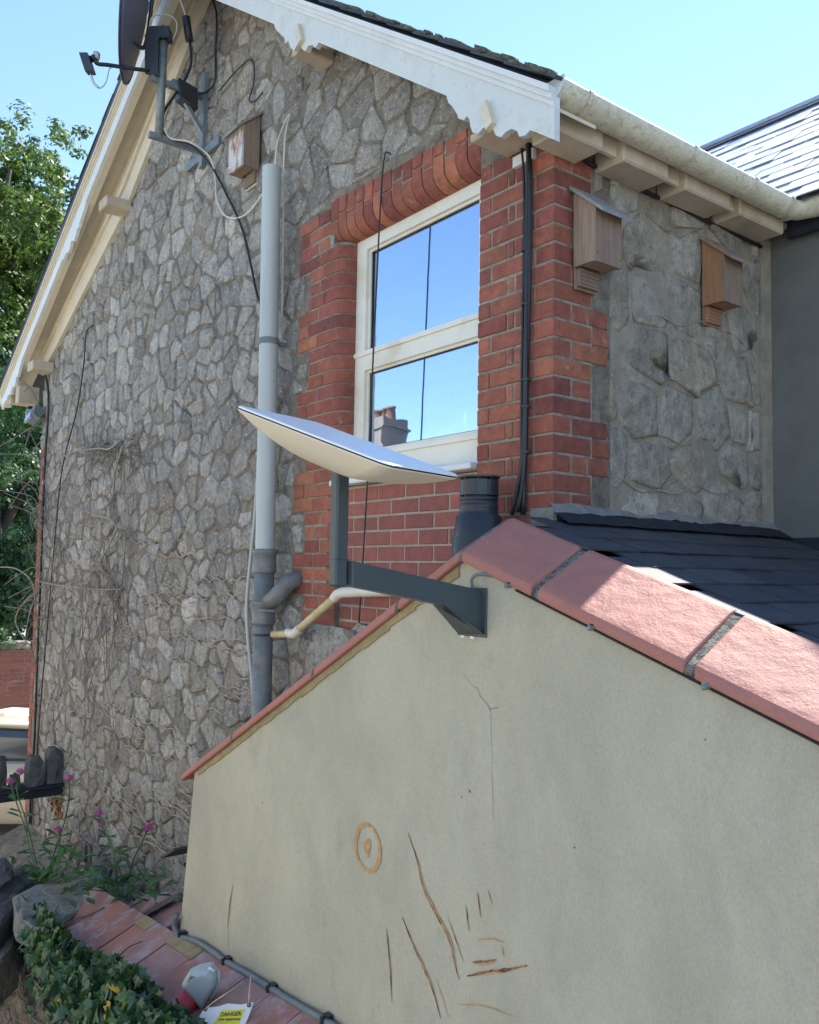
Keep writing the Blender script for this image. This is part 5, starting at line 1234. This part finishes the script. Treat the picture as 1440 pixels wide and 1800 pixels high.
# trees
def tree(pos, rad, n_, leaf, m, label, name='broadleaf_tree', seed=1, lobes=26, trunk=True, group='trees beyond the house'):
    rng = np.random.default_rng(seed); pos = np.array(pos, float); t = thing(name, (pos[0],pos[1],GROUND), label, 'tree', group)
    rx, ry, rz = rad; L_ = []
    for i in range(lobes):
        d = rng.normal(size=3); d /= np.linalg.norm(d); k = rng.uniform(.45,.92); L_.append((pos+d*np.array([rx,ry,rz])*k, rng.uniform(.22,.40)*rx))
    pts = []; nrm_ = []
    per = n_//lobes
    for c, r_ in L_:
        sub = max(6, int(per/55)); 
        for j in range(sub):                       # twigs carrying clumps of leaves
            d = rng.normal(size=3); d /= np.linalg.norm(d); cc = c+d*r_*rng.uniform(.55,1.08)*np.array([1,1,.8]); cr_ = rng.uniform(.16,.34)*leaf/.13
            q = rng.normal(size=(55,3)); q /= np.linalg.norm(q, axis=1)[:,None]; q *= (rng.random((55,1))**.5)*cr_; q[:,2] *= .6; pts.append(cc+q); nrm_.append(q+d*.15+np.array([0,0,.12]))
    P = np.concatenate(pts); N_ = np.concatenate(nrm_)+rng.normal(size=(len(P),3))*.12; N_ /= np.linalg.norm(N_, axis=1)[:,None]
    a = np.cross(N_, rng.normal(size=N_.shape)); a /= np.linalg.norm(a, axis=1)[:,None]; b = np.cross(N_, a); s = leaf*rng.uniform(.5,1.1,(len(P),1))*.5
    V = np.stack([P-a*s, P+b*s*.6, P+a*s, P-b*s*.6], 1).reshape(-1,3); V = V-pos
    me = bpy.data.meshes.new('crown'); me.vertices.add(len(V)); me.vertices.foreach_set('co', V.ravel()); me.loops.add(len(V)); me.loops.foreach_set('vertex_index', np.arange(len(V)))
    me.polygons.add(len(P)); me.polygons.foreach_set('loop_start', np.arange(0, len(V), 4)); me.polygons.foreach_set('loop_total', np.full(len(P), 4)); me.materials.append(MATS[m]); me.update(calc_edges=True)
    o = bpy.data.objects.new('crown', me); reg(o, pos, t)
    if trunk:
        tb3 = MB(); tb3.tube([(pos[0],pos[1],GROUND),(pos[0]+.2,pos[1]+.1,pos[2]-rz*.5),(pos[0],pos[1],pos[2]+rz*.4)], [.45,.32,.08], 10)
        for c, r_ in L_[:12]: tb3.tube(spline([(pos[0],pos[1],pos[2]-rz*.55+rng.uniform(0,rz*.7)), tuple((pos+c)/2+np.array([0,0,-.3])), tuple(c)], 3), [.15]*3+[.10]*3+[.04], 6)
        put('trunk', tb3, 'bark', t, True)
    return t
def at(x, y, d): return CAM+ray(x, y)*d
tree(at(-50,540,25), (4.6,4.6,5.0), 100000, .17, 'leaf_tree', 'big sunlit broadleaf tree rising behind the left eave', seed=2, lobes=48)
tree(at(175,520,30), (4.8,4.8,6.2), 110000, .18, 'leaf_tree', 'second sunlit tree showing just left of the gable roof edge', seed=5, lobes=60)
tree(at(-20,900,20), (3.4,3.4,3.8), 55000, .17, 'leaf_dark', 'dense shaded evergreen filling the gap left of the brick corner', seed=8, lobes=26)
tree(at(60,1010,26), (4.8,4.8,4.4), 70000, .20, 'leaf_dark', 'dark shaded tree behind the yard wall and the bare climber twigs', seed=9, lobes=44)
tree(at(12,760,15), (1.1,1.1,1.1), 9000, .10, 'leaf_hedge', 'small fresh green bush top below the left eave', name='bush', seed=12, lobes=14, trunk=False, group=None)
hedge = MB()
tree((bwx-.5, 1.0, bz1+.15), (.5,1.6,.35), 3000, .09, 'leaf_hedge', 'straggly green creeper on top of the distant brick wall', name='creeper', seed=14, lobes=8, trunk=False, group=None)
# neighbour's house behind the viewer: seen only as a reflection in the window, and it throws sunlight back on the shaded walls
# neighbour chimney behind the viewer: it is seen only as a reflection in the window
vp = CAM+ray(676,750)*14.0; mp_ = np.array([vp[0], 2*.135-vp[1], vp[2]])
ch = thing('neighbour_chimney', (mp_[0],mp_[1],GROUND), 'pale rendered chimney stack with clay pots reflected in the lower window pane', 'chimney')
ztop = mp_[2]+.10
put('stack', MB().box((mp_[0]-.28,mp_[1]-.24,GROUND),(mp_[0]+.28,mp_[1]+.24,ztop)).box((mp_[0]-.32,mp_[1]-.28,ztop-.18),(mp_[0]+.32,mp_[1]+.28,ztop-.14)), 'chimney_render', ch)
for k in range(3): put('chimney_pot', MB().lathe([(.085,0),(.07,.16),(.085,.17),(.085,.20),(.06,.20)], (mp_[0]-.18+k*.18,mp_[1],ztop), 12), 'pot_clay', ch, True)

nh = thing('neighbour_house', (mp_[0],mp_[1]-.3,GROUND), 'cream rendered neighbouring house under the chimney, reflected at the foot of the lower pane', 'house')
ht = ztop-.62
put('wall', MB().box((mp_[0]-3.5,mp_[1]-6,GROUND),(mp_[0]+9,mp_[1]-.30,ht)), 'cream_paint', nh)
put('roof', MB().prism([(mp_[1]-.15,ht-.05),(mp_[1]-3.1,ht+.25),(mp_[1]-6.2,ht-.05),(mp_[1]-6.2,ht+.0),(mp_[1]-3.1,ht+.32),(mp_[1]-.15,ht+.02)], mp_[0]-3.7, mp_[0]+9.2, ax=0), 'slate', nh)
